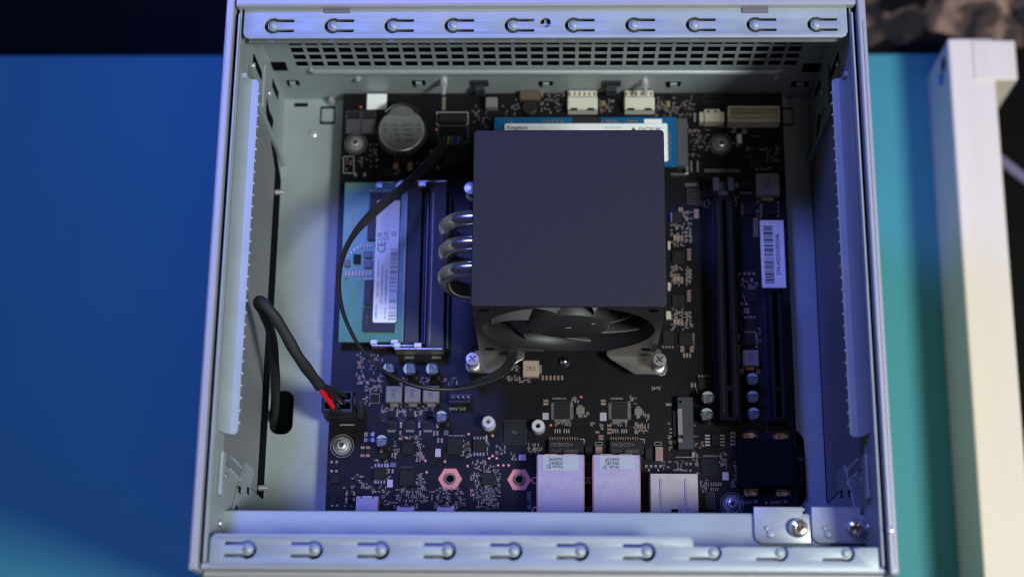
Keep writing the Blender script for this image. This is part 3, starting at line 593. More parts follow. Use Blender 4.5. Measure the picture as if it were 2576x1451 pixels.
for xa, xb in ((1050, 1315), (1605, 1868)):
    h = 3.4; X0, X1, Y0, Y1 = rect('c7', xa, 1312, xb, 1370, h)
    o = part('usb_c_port', MB().box(X0, X1, -3.2, Y1, .1, h, .5), PORT, mobo); part('port_slit', MB().box(X0 + 1.6, X1 - 1.6, Y1 - .75, Y1 - .35, h - .3, h + .05), DARK, o)
    dots('c7', xa - 20, 1325, xb + 25, 1345, 2, 1, .35, 'tan', .5, .8)
# ---- capacitors
capacitor('c6', 995, 768, 2.6, 8, SLEV, PI); capacitor('c6', 1298, 777, 2.85, 8, SLEV, PI); capacitor('c6', 1626, 777, 2.85, 8, SLEV, PI)
capacitor('c7', 1678, 85, 2.7, 8, SLEV, PI / 2); capacitor('c7', 850, 420, 2.7, 8, SLEV, PI / 2)
for x, y in ((1490, 562), (1493, 820), (1505, 1065), (840, 828), (825, 1072)): capacitor('m6', x, y, 2.85, 8, SLEV2, PI / 2)
# ---- inductors
inductor('c6', 950, 1022, 1186, 1260, 4, INDU, '3R3', 'b', PI / 2); inductor('c6', 1222, 1022, 1456, 1260, 4, INDU, '2R2', 'b', PI / 2); inductor('c6', 1490, 1022, 1726, 1260, 4, INDU, '2R2', 'b', PI / 2)
inductor('m4', 1184, 870, 1448, 1118, 4, INDP, '2R2', 'b', PI / 2); inductor('m6', 1342, 137, 1583, 370, 4, INDP, '2R2', 'b', PI / 2)
inductor('m2', 915, 797, 1068, 950, 3, mat('inductor_tan', (.36, .27, .21), .55, .1), '2R2', 'r')
inductor('m3', 1125, 182, 1222, 266, 1.6, INDU, '10', 'bt'); inductor('m3', 1777, 196, 1866, 276, 1.6, INDU, '10', 'bt')
# ---- chips
for x0, y0, x1, y1 in ((1130, 440, 1300, 610), (1755, 390, 1960, 610), (1095, 830, 1305, 1040), (2235, 860, 2418, 1030), (140, 880, 275, 1010), (140, 1160, 235, 1290)): chip('c7', x0, y0, x1, y1, .9)
for x0, x1 in ((945, 1050), (1205, 1300), (1460, 1560)): chip('c7', x0, 5, x1, 98, 1.0, fr=False)
for x0, x1 in ((937, 1040), (1187, 1292), (1437, 1543)):
    chip('c7', x0, 172, x1, 265, 1.0); dots('c7', x0 + 12, 284, x1 - 8, 284, 4, 1, .33, 'tin', .3, .5); frame(silkd, 'c7', x0 - 8, 165, x1 + 8, 272)
    dots('c7', x1 + 20, 12 if x0 < 0 else 20, x1 + 22, 80, 1, 4, .4, 'tin', .3, .3); fuse('c7', x1 + 62, 165, x1 + 92, 240, CERA); frame(silkd, 'c7', x0 - 110, 5, x0 - 50, 95); scrib('c7', x0 - 90, 115, x0 - 10, 155, silkd, 2)
chip('c7', 2112, 402, 2280, 578, 1.2, 'tb', 4); chip('c7', 738, 782, 910, 960, 1.2, 'tb', 4)
for x0 in (2290, 922): pass
q = rect('c7', 2288, 345, 2312, 415, .1); silk.add([(q[0], q[2], ZS), (q[1], q[2], ZS), (q[1], q[3], ZS), (q[0], q[3], ZS)], [(0, 1, 2, 3)])
q = rect('c7', 920, 728, 942, 790, .1); silk.add([(q[0], q[2], ZS), (q[1], q[2], ZS), (q[1], q[3], ZS), (q[0], q[3], ZS)], [(0, 1, 2, 3)])
XT = mat('crystal_can', (.62, .52, .66), .35, .5)
for s, x0, y0, x1, y1 in (('c7', 1590, 528, 1668, 642), ('c7', 925, 955, 1005, 1065), ('m3', 752, 250, 822, 326), ('m3', 1393, 248, 1468, 340), ('m3', 487, 716, 570, 782), ('m7', 1000, 782, 1090, 895)):
    r = rect(s, x0, y0, x1, y1, .8); part('crystal', MB().box(*r, .05, .8, .12), XT, mobo)
for r in ((970, 720, 1050, 785), (1705, 275, 1772, 345)): q = rect('c7', *r, .7); part('transistor', MB().box(*q, .05, .7, .1), mat('violet_package', (.07, .08, .22), .5), mobo)
for x0, y0, x1, y1 in ((560, 497, 613, 642), (633, 497, 687, 642)): fuse('c7', x0, y0, x1, y1, CHIP, CERA, .9, 'fuse', .25)
for x in (610, 706):
    for y in (303, 378): q = rect('c7', x, y, x + 46, y + 58, .15); part('solder_pad', MB().box(*q, .02, .15, .04), GOLD if x == 610 else TIN, mobo)
scrib('c7', 665, 308, 695, 435, silk, 2)
for x0, y0, x1, y1 in ((1562, 285, 1588, 345), (1607, 285, 1633, 345), (1618, 385, 1645, 445), (1668, 388, 1697, 443), (1095, 280, 1122, 335), (1367, 285, 1395, 345), (935, 810, 962, 865), (988, 812, 1015, 865), (1100, 165, 1126, 225), (985, 590, 1008, 650), (1028, 590, 1050, 665)): fuse('c7', x0, y0, x1, y1, CERA, TIN, .6)
for x0, y0, x1, y1 in ((355, 1125, 482, 1180), (350, 1203, 480, 1255)): fuse('c7', x0, y0, x1, y1, CHIP, GOLD, .9, 'fuse', .2)
chip('c7', 145, 735, 200, 800, .8, fr=False); chip('c7', 205, 735, 260, 800, .8, fr=False); dots('c7', 160, 713, 230, 713, 2, 1, .5, 'tin', .3); dots('c7', 160, 838, 225, 838, 2, 1, .5, 'tin', .3)
dots('c7', 170, 1312, 235, 1312, 2, 1, .5, 'tin', .3); chip('c7', 490, 905, 545, 950, .6, fr=False); chip('c7', 800, 590, 930, 670, .8, fr=False)
for s, L in (('c7', ((1108, 390), (1195, 380), (2055, 328), (2385, 350), (2385, 630), (2338, 662), (2040, 768), (1458, 697), (1727, 706), (1475, 855), (2120, 1165))), ('m3', ((197, 505), (160, 758), (198, 732), (243, 758), (258, 837), (317, 837), (376, 837)))):
    for x, y in L: q = at(s, x, y, .05); inst('test_point', 'test_point', lambda: MB().cyl(0, 0, 0, .06, .52, 16), PADP, mobo, (q.x, q.y, .02))
for s, x, y in (('m3', 1185, 76), ('m3', 847, 390), ('m7', 1607, 1207), ('tl', 1160, 335), ('tl', 2180, 640), ('m4', 1340, 815)):
    q = at(s, x, y, .05); inst('status_point', 'status_point', lambda: MB().cyl(0, 0, 0, .2, .5, 14), mat('orange_point', (.62, .17, .06), .5), mobo, (q.x, q.y, .02))
for s, x, y, R in (('c7', 1797, 948, 166), ('m3', 494, 997, 134)):
    q = at(s, x, y, .1); e = at(s, x + R, y, .1).x - q.x
    o = part('hex_pad', sheet(ngon(q.x, q.y, e, 6), [ngon(q.x, q.y, 1.5, 20)], .02, .1), PADP, mobo)
    part('threaded_insert', MB().lathe([(2.5, .1), (2.5, .5), (1.9, 1.2), (1.75, 1.2), (1.45, .7), (1.45, .1)], q.x, q.y, 26, cap=False), TIN, o)
    part('insert_bore', MB().cyl(q.x, q.y, .11, .2, 1.44, 20), DARK, o)
for x, y in ((668, 1005), (1232, 1005), (1290, 1005), (672, 1335), (1240, 1335), (1292, 1338)):
    q = at('m3', x, y, .1); part('plated_ring', MB().lathe([(1.25, .02), (1.45, .12), (1.0, .14), (.9, .02)], q.x, q.y, 22, cap=False), COPR, mobo)
for x in (1240, 1275): q = at('m3', x, 1020, 1); part('solder_joint', MB().dome(q.x, q.y, .1, .7, .9, 12), STEEL, mobo)
# standoffs
q = at('m3', 147, 352, 6.5)
o = part('drive_standoff', MB().cyl(q.x, q.y, .05, 3.0, 2.9, 26, .3).cyl(q.x, q.y, 3.0, 4.4, 2.5, 26, .2), STEEL, mobo)
part('hex_screw', MB().prism(ngon(q.x, q.y, 2.7, 6, .3), 4.4, 6.1).lathe([(2.55, 6.1), (2.3, 6.5), (.9, 6.5), (.5, 6.1), (.05, 6.1)], q.x, q.y, 22), mat('zinc_screw', (.72, .70, .80), .4, .5), o)
part('screw_recess', MB().box(q.x - 1, q.x + 1, q.y - .25, q.y + .25, 6.3, 6.54).box(q.x - .25, q.x + .25, q.y - 1, q.y + 1, 6.3, 6.53), mat('brass_recess', (.30, .22, .12), .3, .8), o)
q = at('m3', 703, 395, 4.2)
o = part('drive_standoff', MB().lathe([(2.9, .05), (2.9, 2.4), (2.6, 4.0), (2.4, 4.2), (1.0, 4.2), (1.0, 1.0)], q.x, q.y, 26, cap=False), mat('zinc_screw', (.62, .60, .66), .4, .5), mobo); part('standoff_bore', MB().cyl(q.x, q.y, 1, 1.2, .99, 16), DARK, o)
# LAN controllers, transformers
chip('m3', 322, 348, 560, 588, 1.0, txt='VLI'); frame(silkd, 'm3', 312, 340, 570, 598)
for x0, x1 in ((888, 1060), (1530, 1704)):
    chip('m3', x0, 140, x1, 320, 1.0, 'brl', 16, pm=TIN); frame(silkd, 'm3', x0 - 18, 132, x1 + 20, 332)
    scrib('m3', x0 - 20, 80, x0 + 130, 105, silk, 1); cluster('m3', x0 + 190, 80, x0 + 260, 160, 14); dots('m3', x0 + 8, 455, x0 + 60, 455, 3, 1, .28, 'tin', .3, .8); dots('m3', x0 + 108, 455, x0 + 160, 455, 3, 1, .28, 'tin', .3, .8)
    cluster('m3', x0 - 10, 360, x0 + 180, 395, 16); dots('m3', x0 - 120, 110, x0 - 85, 155, 2, 2, .35, 'tan', .3, .25)
    fuse('m3', x0 - 125, 105, x0 - 70, 130, CERA, TIN, .5); fuse('m3', x0 - 125, 140, x0 - 70, 164, CERT, TIN, .5)
for x0, x1 in ((820, 1213), (1502, 1885)):
    o = chip('m3', x0, 556, x1, 720, 2.6, fr=False, name='transformer'); dots('m3', x0 + 18, 540, x1 - 70, 540, 12, 1, .2, 'tan', .3, .65); line(silk, 'm3', x1 - 45, 545, x1 + 5, 547, .3); line(silk, 'm3', x1 + 6, 545, x1 + 5, 590, .3)
    q = at('m3', x0 + 150, 605, 2.6); lettering('+G24D6S', 2.3, ETCH, o, (q.x, q.y, 2.63), PI); q = at('m3', x0 + 180, 680, 2.6); lettering('2428EP  JWD', 2.0, ETCH, o, (q.x, q.y, 2.63), PI)
for x0, y0, x1, y1 in ((1342, 628, 1420, 715), (2014, 632, 2098, 785)): fuse('m3', x0, y0, x1, y1, CERA, TIN, 1.7, 'ceramic_capacitor', .12, True)
chip('m3', 1232, 632, 1300, 770, 1.4, fr=False, name='diode'); chip('m3', 1902, 640, 1978, 770, 1.4, fr=False, name='diode')
dots('m3', 1912, 845, 2070, 848, 4, 1, .45, 'tin', .5, .5); dots('m3', 1940, 890, 2045, 890, 2, 1, .4, 'tin', .4, .6); dots('m3', 2405, 895, 2405, 895, 1, 1, .4)
cluster('m3', 2100, 800, 2440, 905, 22); scrib('m3', 2205, 880, 2380, 905, silk)
for x0, y0, x1, y1 in ((1475, 380, 1525, 405), (1475, 425, 1525, 448), (1475, 462, 1525, 485), (1380, 500, 1435, 522), (1380, 530, 1435, 552), (1340, 455, 1388, 478), (2130, 145, 2190, 172)): fuse('m3', x0, y0, x1, y1, CERA, TIN, .5)
for x0 in (1345, 2005): frame(silk, 'm3', x0, 578, x0 + 75, 612, .16)
cluster('m3', 1230, 235, 1280, 320, 6); cluster('m3', 1780, 380, 1935, 480, 40, ('tin', 'tan')); cluster('m3', 1875, 260, 1950, 330, 10); cluster('m3', 1295, 370, 1330, 440, 6); cluster('m3', 1390, 370, 1430, 440, 8)
cluster('m3', 230, 620, 360, 720, 14); cluster('m3', 590, 600, 740, 700, 26); cluster('m3', 0, 780, 110, 880, 14); cluster('m3', 20, 1050, 280, 1320, 90); cluster('m3', 410, 700, 460, 790, 8)
cluster('m3', 230, 880, 290, 1040, 12); chip('m3', 75, 920, 215, 1045, .8)
q = at('m3', 605, 1225, .05); lettering('45_USB2', 1.9, SILK, mobo, (q.x, q.y, .05), PI / 2)
# scattered tiny parts lower left
for a_ in ((700, 560, 960, 1110, 40), (1330, 400, 1440, 700, 34), (1060, 1080, 1480, 1300, 80), (1530, 1080, 2010, 1310, 70), (2080, 700, 2418, 1330, 120), (1340, 860, 1450, 1110, 34), (1960, 400, 2080, 680, 26),
           (560, 1000, 700, 1090, 14), (1100, 370, 1400, 400, 16), (1030, 430, 1080, 620, 12), (1310, 600, 1440, 660, 10), (440, 880, 600, 1060, 14), (850, 1090, 1010, 1320, 16), (320, 1070, 480, 1330, 10), (2290, 420, 2330, 600, 8)): cluster('c7', *a_)
scrib('c7', 1780, 338, 2010, 362, silk); scrib('c7', 1120, 770, 1310, 795, silkd); scrib('c7', 180, 990, 260, 1003, silk); scrib('c7', 780, 1110, 845, 1140, silk); line(silk, 'c7', 725, 1100, 725, 1150, .3); dots('c7', 755, 1123, 878, 1123, 2, 1, .5, 'tin', .3)
line(silk, 'c7', 275, 202, 478, 202, .35); line(silk, 'c7', 460, 128, 548, 128, .35); line(silk, 'c7', 549, 30, 549, 128, .35)
# area around C6
cluster('c6', 530, 560, 650, 1010, 34, ('tin', 'tan')); cluster('c6', 680, 560, 900, 1010, 40); cluster('c6', 620, 1040, 920, 1110, 26, ('tin', 'tan')); cluster('c6', 620, 1160, 720, 1300, 12); frame(silk, 'c6', 728, 1140, 862, 1275, .14); chip('c6', 740, 1150, 852, 1265, .9, fr=False)
dots('c6', 600, 1000, 685, 965, 2, 1, .5, 'tin', .6); dots('c6', 765, 920, 845, 968, 2, 1, .45, 'tin', .6); cluster('c6', 1130, 900, 1300, 1010, 10); cluster('c6', 1440, 900, 1600, 1010, 9); cluster('c6', 1770, 920, 2000, 1010, 12); cluster('c6', 880, 1310, 1650, 1450, 60)
for x0 in (910, 1180, 1445): frame(silkd, 'c6', x0 + 60, 1370, x0 + 170, 1480); cluster('c6', x0, 1380, x0 + 40, 1440, 5)
# fan header
r = rect('c6', 1865, 1112, 2185, 1285, 5.5); hd = part('fan_header', MB().box(r[0], r[1], r[2] + .4, r[2] + 1.6, .1, 5.5, .2).box(r[0], r[1], r[3] - 2.6, r[3], .1, 3, .2).box(r[0], r[1], r[2] + 1.65, r[3] - 2.65, .1, 1.6), BLK, mobo)
pn = MB()
for k in range(4): pn.box(r[0] + 1.6 + k * 2.1, r[0] + 2.1 + k * 2.1, (r[2] + r[3]) / 2 - .2, (r[2] + r[3]) / 2 + .3, 1.6, 7)
part('header_pins', pn, TIN, hd); q = at('c6', 1995, 1355, .05); lettering('SYS_FAN', 1.7, SILK, mobo, (q.x, q.y, .05), PI)
# behind the cooler foot
dots('m2', 1104, 960, 1285, 962, 6, 1, .42, 'tan', .3, .95); cluster('m2', 770, 950, 1000, 1000, 26, ('tin', 'tan')); cluster('m2', 800, 850, 900, 920, 16); dots('m2', 718, 947, 718, 947, 1, 1, .5, 'tin', .6)
q = at('m2', 2165, 1058, .05); lettering('2x4S', 2.0, SILK, mobo, (q.x, q.y, .05), PI)
q = at('m2', 1305, 800, 2.2); part('socket_screw', MB().dome(q.x, q.y, .1, 2.2, 2.4, 20), mat('chrome', (.75, .76, .74), .12, 1), mobo)
# ---- regulator column right of the cooler
for k, y in enumerate((100, 560, 1040)):
    cluster('m5', 235, y, 375, y + 250, 44, ('tin', 'tan')); cluster('m5', 395, y + 30, 465, y + 230, 26, ('tin',)); dots('m5', 410, y + 55, 450, y + 175, 2, 4, .36, 'tin', .3, .36)
    r = rect('m5', 198, y + 190, 228, y + 280, 1.4) if k < 2 else rect('m5', 180, y + 30, 235, y + 120, 1.4)
    part('regulator_capacitor', MB().box(*r, .05, 1.4, .15), mat('pale_capacitor', (.62, .55, .45), .4, .3), mobo)
    for i, (dx, dy) in enumerate(((262, 120), (300, 120), (340, 130))): fuse('m5', dx, y + dy, dx + 32, y + dy + 60, CERT if i < 2 else CERA, TIN, .8)
    for i in range(4): fuse('m5', 415, y + 275 + i * 34, 458, y + 300 + i * 34, CERA, TIN, .6)
for y0, y1 in ((405, 550), (890, 1030)): chip('m5', 250, y0, 385, y1, .9)
chip('m5', 240, -30, 360, 92, .9); q = rect('m5', 230, -25, 244, 82, .9); part('bright_choke', MB().box(*q, .05, 1.4, .1), mat('violet_metal', (.3, .28, .8), .3, .6), mobo)
chip('m5', 145, 1290, 270, 1450, .9); chip('m5', 325, 1310, 470, 1450, .9); dots('m5', 485, 1330, 488, 1440, 1, 5, .38, 'tin', .3); dots('m6', 195, 98, 330, 100, 4, 1, .36, 'tin', .3); dots('m6', 628, 12, 632, 92, 1, 3, .36, 'tin', .3)
for x0, y0, x1, y1 in ((440, 85, 500, 108), (440, 118, 500, 140), (440, 148, 500, 168), (578, 88, 638, 110), (578, 118, 638, 140), (578, 148, 638, 170), (480, 188, 510, 250), (525, 188, 552, 250), (568, 188, 595, 250), (592, 620, 622, 682), (640, 620, 668, 682)): fuse('m6', x0, y0, x1, y1, CERT, TIN, .5)
chip('m6', 697, 545, 880, 700, .9); dots('m6', 715, 520, 850, 522, 4, 1, .4, 'tin', .3); line(silk, 'm6', 675, 700, 690, 765, .3); line(silk, 'm6', 690, 768, 745, 768, .3)
# between and right of the expansion slots
dots('m5', 1005, 652, 1160, 655, 4, 1, .5, 'tin', .4); dots('m5', 1035, 720, 1138, 720, 2, 1, .55, 'tin', .5); cluster('m5', 1010, 740, 1200, 830, 24, ('tin', 'tan')); chip('m5', 1075, 840, 1180, 970, .9); dots('m5', 1025, 988, 1078, 990, 2, 1, .6, 'tin', .5)
frame(silkd, 'm5', 1040, 830, 1190, 980); cluster('m5', 1020, 880, 1060, 1090, 12, ('tin', 'tan')); dots('m5', 1062, 1138, 1168, 1138, 4, 1, .42, 'tin', .3); chip('m5', 1052, 1152, 1182, 1285, .9); dots('m5', 1070, 1302, 1170, 1302, 4, 1, .42, 'tan', .3)
chip('m5', 1020, 1320, 1175, 1450, .9); dots('m5', 1190, 1330, 1190, 1430, 1, 5, .42, 'tin', .3); dots('m6', 1545, 10, 1548, 95, 1, 3, .42, 'tin', .3); line(silk, 'm5', 990, 1390, 995, 1340, .3); line(silk, 'm5', 995, 1338, 1080, 1325, .3); cluster('m5', 1195, 1270, 1230, 1430, 9)
for i in range(7): fuse('m5', 1155, 30 + i * 31, 1203, 54 + i * 31, CERA, TIN, .6)
for x0 in (1050, 1085): fuse('m5', x0, 1040, x0 + 24, 1092, CERA, TIN, .6)
for x0, y0, x1, y1 in ((1305, 415, 1362, 440), (1305, 452, 1362, 480), (1545, 415, 1600, 440), (1545, 452, 1600, 480)): fuse('m6', x0, y0, x1, y1, CERA, TIN, .5)
q = rect('m6', 1285, 60, 1300, 330, .2); part('gold_trace', MB().box(*q, .02, .12), GOLD, mobo)
# serial label
a = at('m5', 1222, 60, .1); b = at('m5', 1487, 60, .1); c = at('m5', 1255, 812, .1); d = at('m5', 1521, 812, .1)
X0, X1, Y0, Y1 = (a.x + c.x) / 2, (b.x + d.x) / 2, (c.y + d.y) / 2, (a.y + b.y) / 2
sl_ = part('serial_label', MB().box(X0, X1, Y0, Y1, .05, .14), WHT, mobo)
bars = MB(); y = Y0 + 2.0; Lb = Y1 - 2.6
while y < Lb:
    wv = random.choice((.2, .2, .35, .5, .8)); bars.box(X0 + 1.4, X0 + 5.3, y, min(y + wv, Lb), .145, .16); y += wv + random.choice((.18, .2, .3, .55))
part('bar_code', bars, INK, sl_); lettering('S/N:AS255200346', 2.35, INK, sl_, (X0 + 7.2, (Y0 + Y1) / 2 - .2, .17), PI / 2, bold=.03, sx=1.06)
# upper right
chip('m4', 1145, 632, 1302, 778, .9, txt=None); dots('m4', 1245, 608, 1285, 608, 2, 1, .5, 'tin', .4); dots('m4', 1195, 828, 1295, 828, 3, 1, .5, 'tin', .4); frame(silkd, 'm4', 1128, 600, 1312, 800); cluster('m4', 1310, 570, 1440, 740, 26); cluster('m4', 1080, 560, 1140, 800, 14)
chip('m4', 1008, 948, 1140, 1068, .9); dots('m4', 1025, 1092, 1130, 1092, 4, 1, .42, 'tin', .3); chip('m4', 1050, 1192, 1180, 1340, .9); dots('m4', 1030, 1215, 1030, 1330, 1, 5, .4, 'tin', .3); chip('m4', 1262, 1192, 1412, 1340, .9); dots('m4', 1242, 1220, 1244, 1335, 1, 5, .4, 'tin', .3); dots('m4', 1432, 1200, 1436, 1345, 1, 4, .4, 'tin', .3)
cluster('m4', 1160, 1170, 1240, 1380, 14); dots('m4', 972, 1005, 972, 1005, 1, 1, .6, 'tin', .4, .9); cluster('m4', 900, 1100, 1000, 1260, 12, ('tan',)); cluster('m4', 560, 1180, 700, 1260, 16, ('tan', 'blk'))
frame(silkd, 'm4', 425, 985, 545, 1215, .3); scrib('m4', 440, 1040, 530, 1200, silkd, 4); chip('m4', 578, 1010, 690, 1150, .9); q = rect('m4', 390, 985, 545, 1020, .1); silkd.add([(q[0], q[2], .03), (q[1], q[2], .03), (q[1], q[3], .03), (q[0], q[3], .03)], [(0, 1, 2, 3)])
fuse('m4', 490, 1275, 545, 1372, CERA, TIN, .7); cluster('m4', 370, 1300, 460, 1450, 26, ('tin', 'tan')); dots('m4', 340, 1265, 345, 1290, 1, 1, .9, 'tan', .8)
fuse('m4', 1030, 335, 1080, 425, CERA, TIN, .8); fuse('m4', 975, 430, 1025, 545, WHT, TIN, .8, 'ceramic_capacitor', .1); fuse('m4', 925, 365, 960, 415, CERT, TIN, .6); scrib('m4', 1110, 450, 1235, 470, silk)
cluster('m4', 430, 380, 660, 680, 50, ('tin', 'tan', 'blk')); dots('m4', 490, 402, 545, 404, 2, 1, .55, 'tin', .5); dots('m4', 1245, 330, 1445, 330, 4, 1, .4, 'tan', .2); cluster('m4', 60, 60, 500, 240, 50, ('tin', 'tan', 'blk')); cluster('m4', 860, 400, 1000, 600, 10); cluster('m4', 700, 340, 860, 370, 8)
for x0 in (450, 522): q = rect('m4', x0, 735, x0 + 22, 860, .2); part('solder_strip', MB().box(*q, .02, .15), TIN, mobo)
q = rect('m4', 490, 200, 520, 295, .8); part('white_jumper', MB().box(*q, .05, .9, .1), mat('pale_jumper', (.5, .5, .5), .5), mobo)
frame(silk, 'm4', 615, 835, 995, 855, .25); frame(silkd, 'm4', 905, -10, 1205, 90); frame(silkd, 'm4', 600, 0, 810, 80)
# cream connectors
r = rect('m4', 872, 118, 1452, 300, 6.5); cc = part('panel_connector', MB().box(r[0], r[1], r[2], r[2] + 1.9, .1, 6.5, .3).box(r[0], r[1], r[3] - 1.2, r[3], .1, 6.5, .3).box(r[0], r[0] + 1, r[2] + 1.9, r[3] - 1.2, .1, 6.5).box(r[1] - 1, r[1], r[2] + 1.9, r[3] - 1.2, .1, 6.5).box(r[0] + 1, r[1] - 1, r[2] + 1.9, r[3] - 1.2, .1, 3.4), CREAM, mobo)
pn = MB()
for k in range(16): pn.box(r[0] + 2 + k * (r[1] - r[0] - 4) / 15 - .25, r[0] + 2 + k * (r[1] - r[0] - 4) / 15 + .25, r[3] - 3.0, r[3] - 2.5, 3.4, 5.6)
part('connector_pins', pn, GOLD, cc)
r = rect('m4', 605, 155, 785, 295, 5.5); cc = part('fan_socket', MB().box(*r, .1, 5.5, .4).box(r[0] - 2, r[0], r[2] + .4, r[3] - 1, .1, 4.6, .3).box(r[1], r[1] + 1.8, r[2] + .4, r[3] - 1, .1, 4.6, .3), CREAM, mobo)
part('connector_pins', MB().box(r[0] + 1.2, r[0] + 2.4, r[3] - 1.7, r[3] - .9, 5.4, 5.55).box(r[1] - 2.6, r[1] - 1.4, r[3] - 1.7, r[3] - .9, 5.4, 5.55), BLK, cc); dots('m4', 640, 312, 745, 312, 5, 1, .22, 'tan', .4, .9)
CRM2 = mat('ivory_nylon', (.66, .63, .52), .35, 0, .06, 300)
for xa, xb in ((1192, 1475), (1726, 2010)):
    r = rect('c2', xa, 905, xb, 1022, 6); rr = rect('c2', xa, 845, xb, 905, 3)
    cc = part('drive_connector', MB().box(r[0], r[1], r[2], r[3], .1, 6, .5).box(r[0] + .3, r[1] - .3, rr[2], min(rr[3], BY1), .1, 3, .3), CRM2, mobo)
    pn = MB()
    for k in range(6): x = r[0] + 1.2 + k * (r[1] - r[0] - 2.4) / 5; pn.box(x - .45, x + .45, rr[2] + .3, rr[2] + 2.0, 3.01, 3.3)
    part('connector_pins', pn, GOLD, cc); part('connector_gap', MB().box(r[0] + 1.4, r[0] + 4.3, r[2] - .3, r[2] + .5, 5.2, 6.02).box(r[1] - 4.3, r[1] - 1.4, r[2] - .3, r[2] + .5, 5.2, 6.02), BLK, cc)
r = rect('c2', 425, 908, 537, 1005, 4); part('small_connector', MB().box(*r, .1, 4, .4), mat('dull_shield', (.30, .28, .29), .4, .5), mobo)
r = rect('c2', 745, 845, 940, 930, 3); part('power_choke', MB().box(r[0], r[1], r[2], min(r[3], BY1), .1, 3, .4), mat('choke_brown', (.10, .07, .045), .5), mobo)
q = at('c2', 840, 1000, 2); part('buzzer', MB().lathe([(3.4, .1), (3.4, 1.6), (2.9, 2.0), (1.2, 2.0), (1.0, 1.6), (.05, 1.6)], q.x, q.y, 26), BLK, mobo)
cluster('c2', 945, 880, 1160, 1060, 46, ('tin', 'tan', 'blk')); cluster('c2', 590, 930, 740, 1080, 14); cluster('c2', 1490, 930, 1640, 1070, 26, ('tin', 'tan')); cluster('c2', 300, 1000, 480, 1200, 20, ('blk', 'tan')); cluster('c2', 2030, 900, 2370, 1090, 40)
for x0, y0, x1, y1 in ((1510, 945, 1548, 990), (2120, 950, 2155, 1000), (945, 860, 965, 905)): fuse('c2', x0, y0, x1, y1, GOLD, GOLD, .9)
# heat sink fan header near the battery
r = rect('tl', 2182, 400, 2620, 570, .1); frame(silk, 'c2', -30, 1053, 262, 1165, .45)
r = rect('c2', -12, 1070, 240, 1140, 4); part('fan_header', MB().box(*r, .1, 4, .3), BLK, mobo); frame(silkd, 'c2', -20, 1180, 262, 1330, .3)
r = rect('c2', 75, 1330, 235, 1440, 7); part('power_header', MB().box(r[0] - 1, r[1] + 1, r[2] - 4, r[3], .1, 7, .4), BLK, mobo)
# battery neighbourhood
r = rect('tl', 1243, 122, 1508, 365, .2); part('small_label', MB().box(r[0], r[1], r[2], min(r[3], BY1 - .3), .04, .14), WHT, mobo)
for x0, x1 in ((962, 1152), (1168, 1355)):
    frame(silkd, 'tl', x0, 388, x1, 688, .3); scrib('tl', x0 + 12, 400, x1 - 10, 480, silkd, 2, .9, .2); r = rect('tl', x0 + 8, 495, x1 - 8, 680, .1)
    silkd.add([(r[0], r[2], .028), (r[1], r[2], .028), (r[1], r[3], .028), (r[0], r[3], .028)], [(0, 1, 2, 3)])
cluster('tl', 1230, 830, 1400, 1150, 6, ('tan',)); dots('tl', 1290, 840, 1370, 1135, 2, 5, .33, 'tan', .2); frame(silk, 'tl', 925, 1000, 1065, 1225, .35); cluster('tl', 960, 1030, 1040, 1180, 8); cluster('tl', 1100, 1000, 1180, 1180, 8); dots('tl', 1085, 1245, 1210, 1240, 2, 1, .6, 'tin', .5, .8)
for x0, y0, x1, y1 in ((1595, 1090, 1665, 1165), (1790, 1075, 1855, 1185)): fuse('tl', x0, y0, x1, y1, CERT, CERT, .9)
dots('tl', 1915, 1085, 1980, 1085, 2, 1, .45, 'tin', .5); dots('tl', 1930, 1170, 1930, 1170, 1, 1, .5, 'tin', .5); scrib('tl', 1470, 1150, 1600, 1265, silkd, 3, .9, .2); fuse('tl', 1685, 1010, 1722, 1065, CERT, CERT, .8); dots('tl', 2100, 920, 2110, 930, 1, 1, .6, 'tin', .5); dots('tl', 2195, 1140, 2200, 1160, 1, 1, .5, 'tan', .5, .8)
cluster('tl', 1570, 1190, 1700, 1260, 6); fuse('tl', 2255, 200, 2300, 370, GOLD, TIN, .6)
# tantalum capacitors and foam pad
for x0, y0, x1, y1, a, b in ((1300, 240, 1438, 315, 1285, 1472), (1742, 245, 1870, 335, 1715, 1912), (1320, 985, 1470, 1110, 1300, 1495), (1762, 1020, 1900, 1112, 1742, 1938)):
    r = rect('m7', x0, y0, x1, y1, 1.8); e = rect('m7', a, y0 + 12, b, y1 - 12, 1.2)
    o = part('tantalum_capacitor', MB().box(*r, .1, 1.8, .25), TANT, mobo); part('terminal', MB().box(e[0], r[0] - .01, e[2], e[3], .05, 1.2, .2).box(r[1] + .01, e[1], e[2], e[3], .05, 1.2, .2), TIN, o)
    part('lettering', MB().box(r[0] + .7, r[0] + 1.3, r[2] + .4, r[3] - .5, 1.81, 1.83).box(r[0] + 1.5, r[0] + 2.4, r[2] + .6, r[2] + 1.0, 1.81, 1.83), INK, o); frame(silkd, 'm7', a - 15, y0 - 15, b + 12, y1 + 12, .25)
r = rect('m7', 1217, 330, 1992, 998, 4.5); part('foam_pad', MB().box(*r, .3, 4.5, .3), FOAM, mobo)
r = rect('m7', 2005, 370, 2140, 1020, 2); fl = part('slot_filler', MB().box(BX1 + .3, r[1], r[2], r[3], ZT - 6, -2, .4), PCIE, mobo); q = at('m7', 2060, 610, -2); lettering('M-HDL', 1.9, SILKD, fl, (q.x, q.y, -1.95))
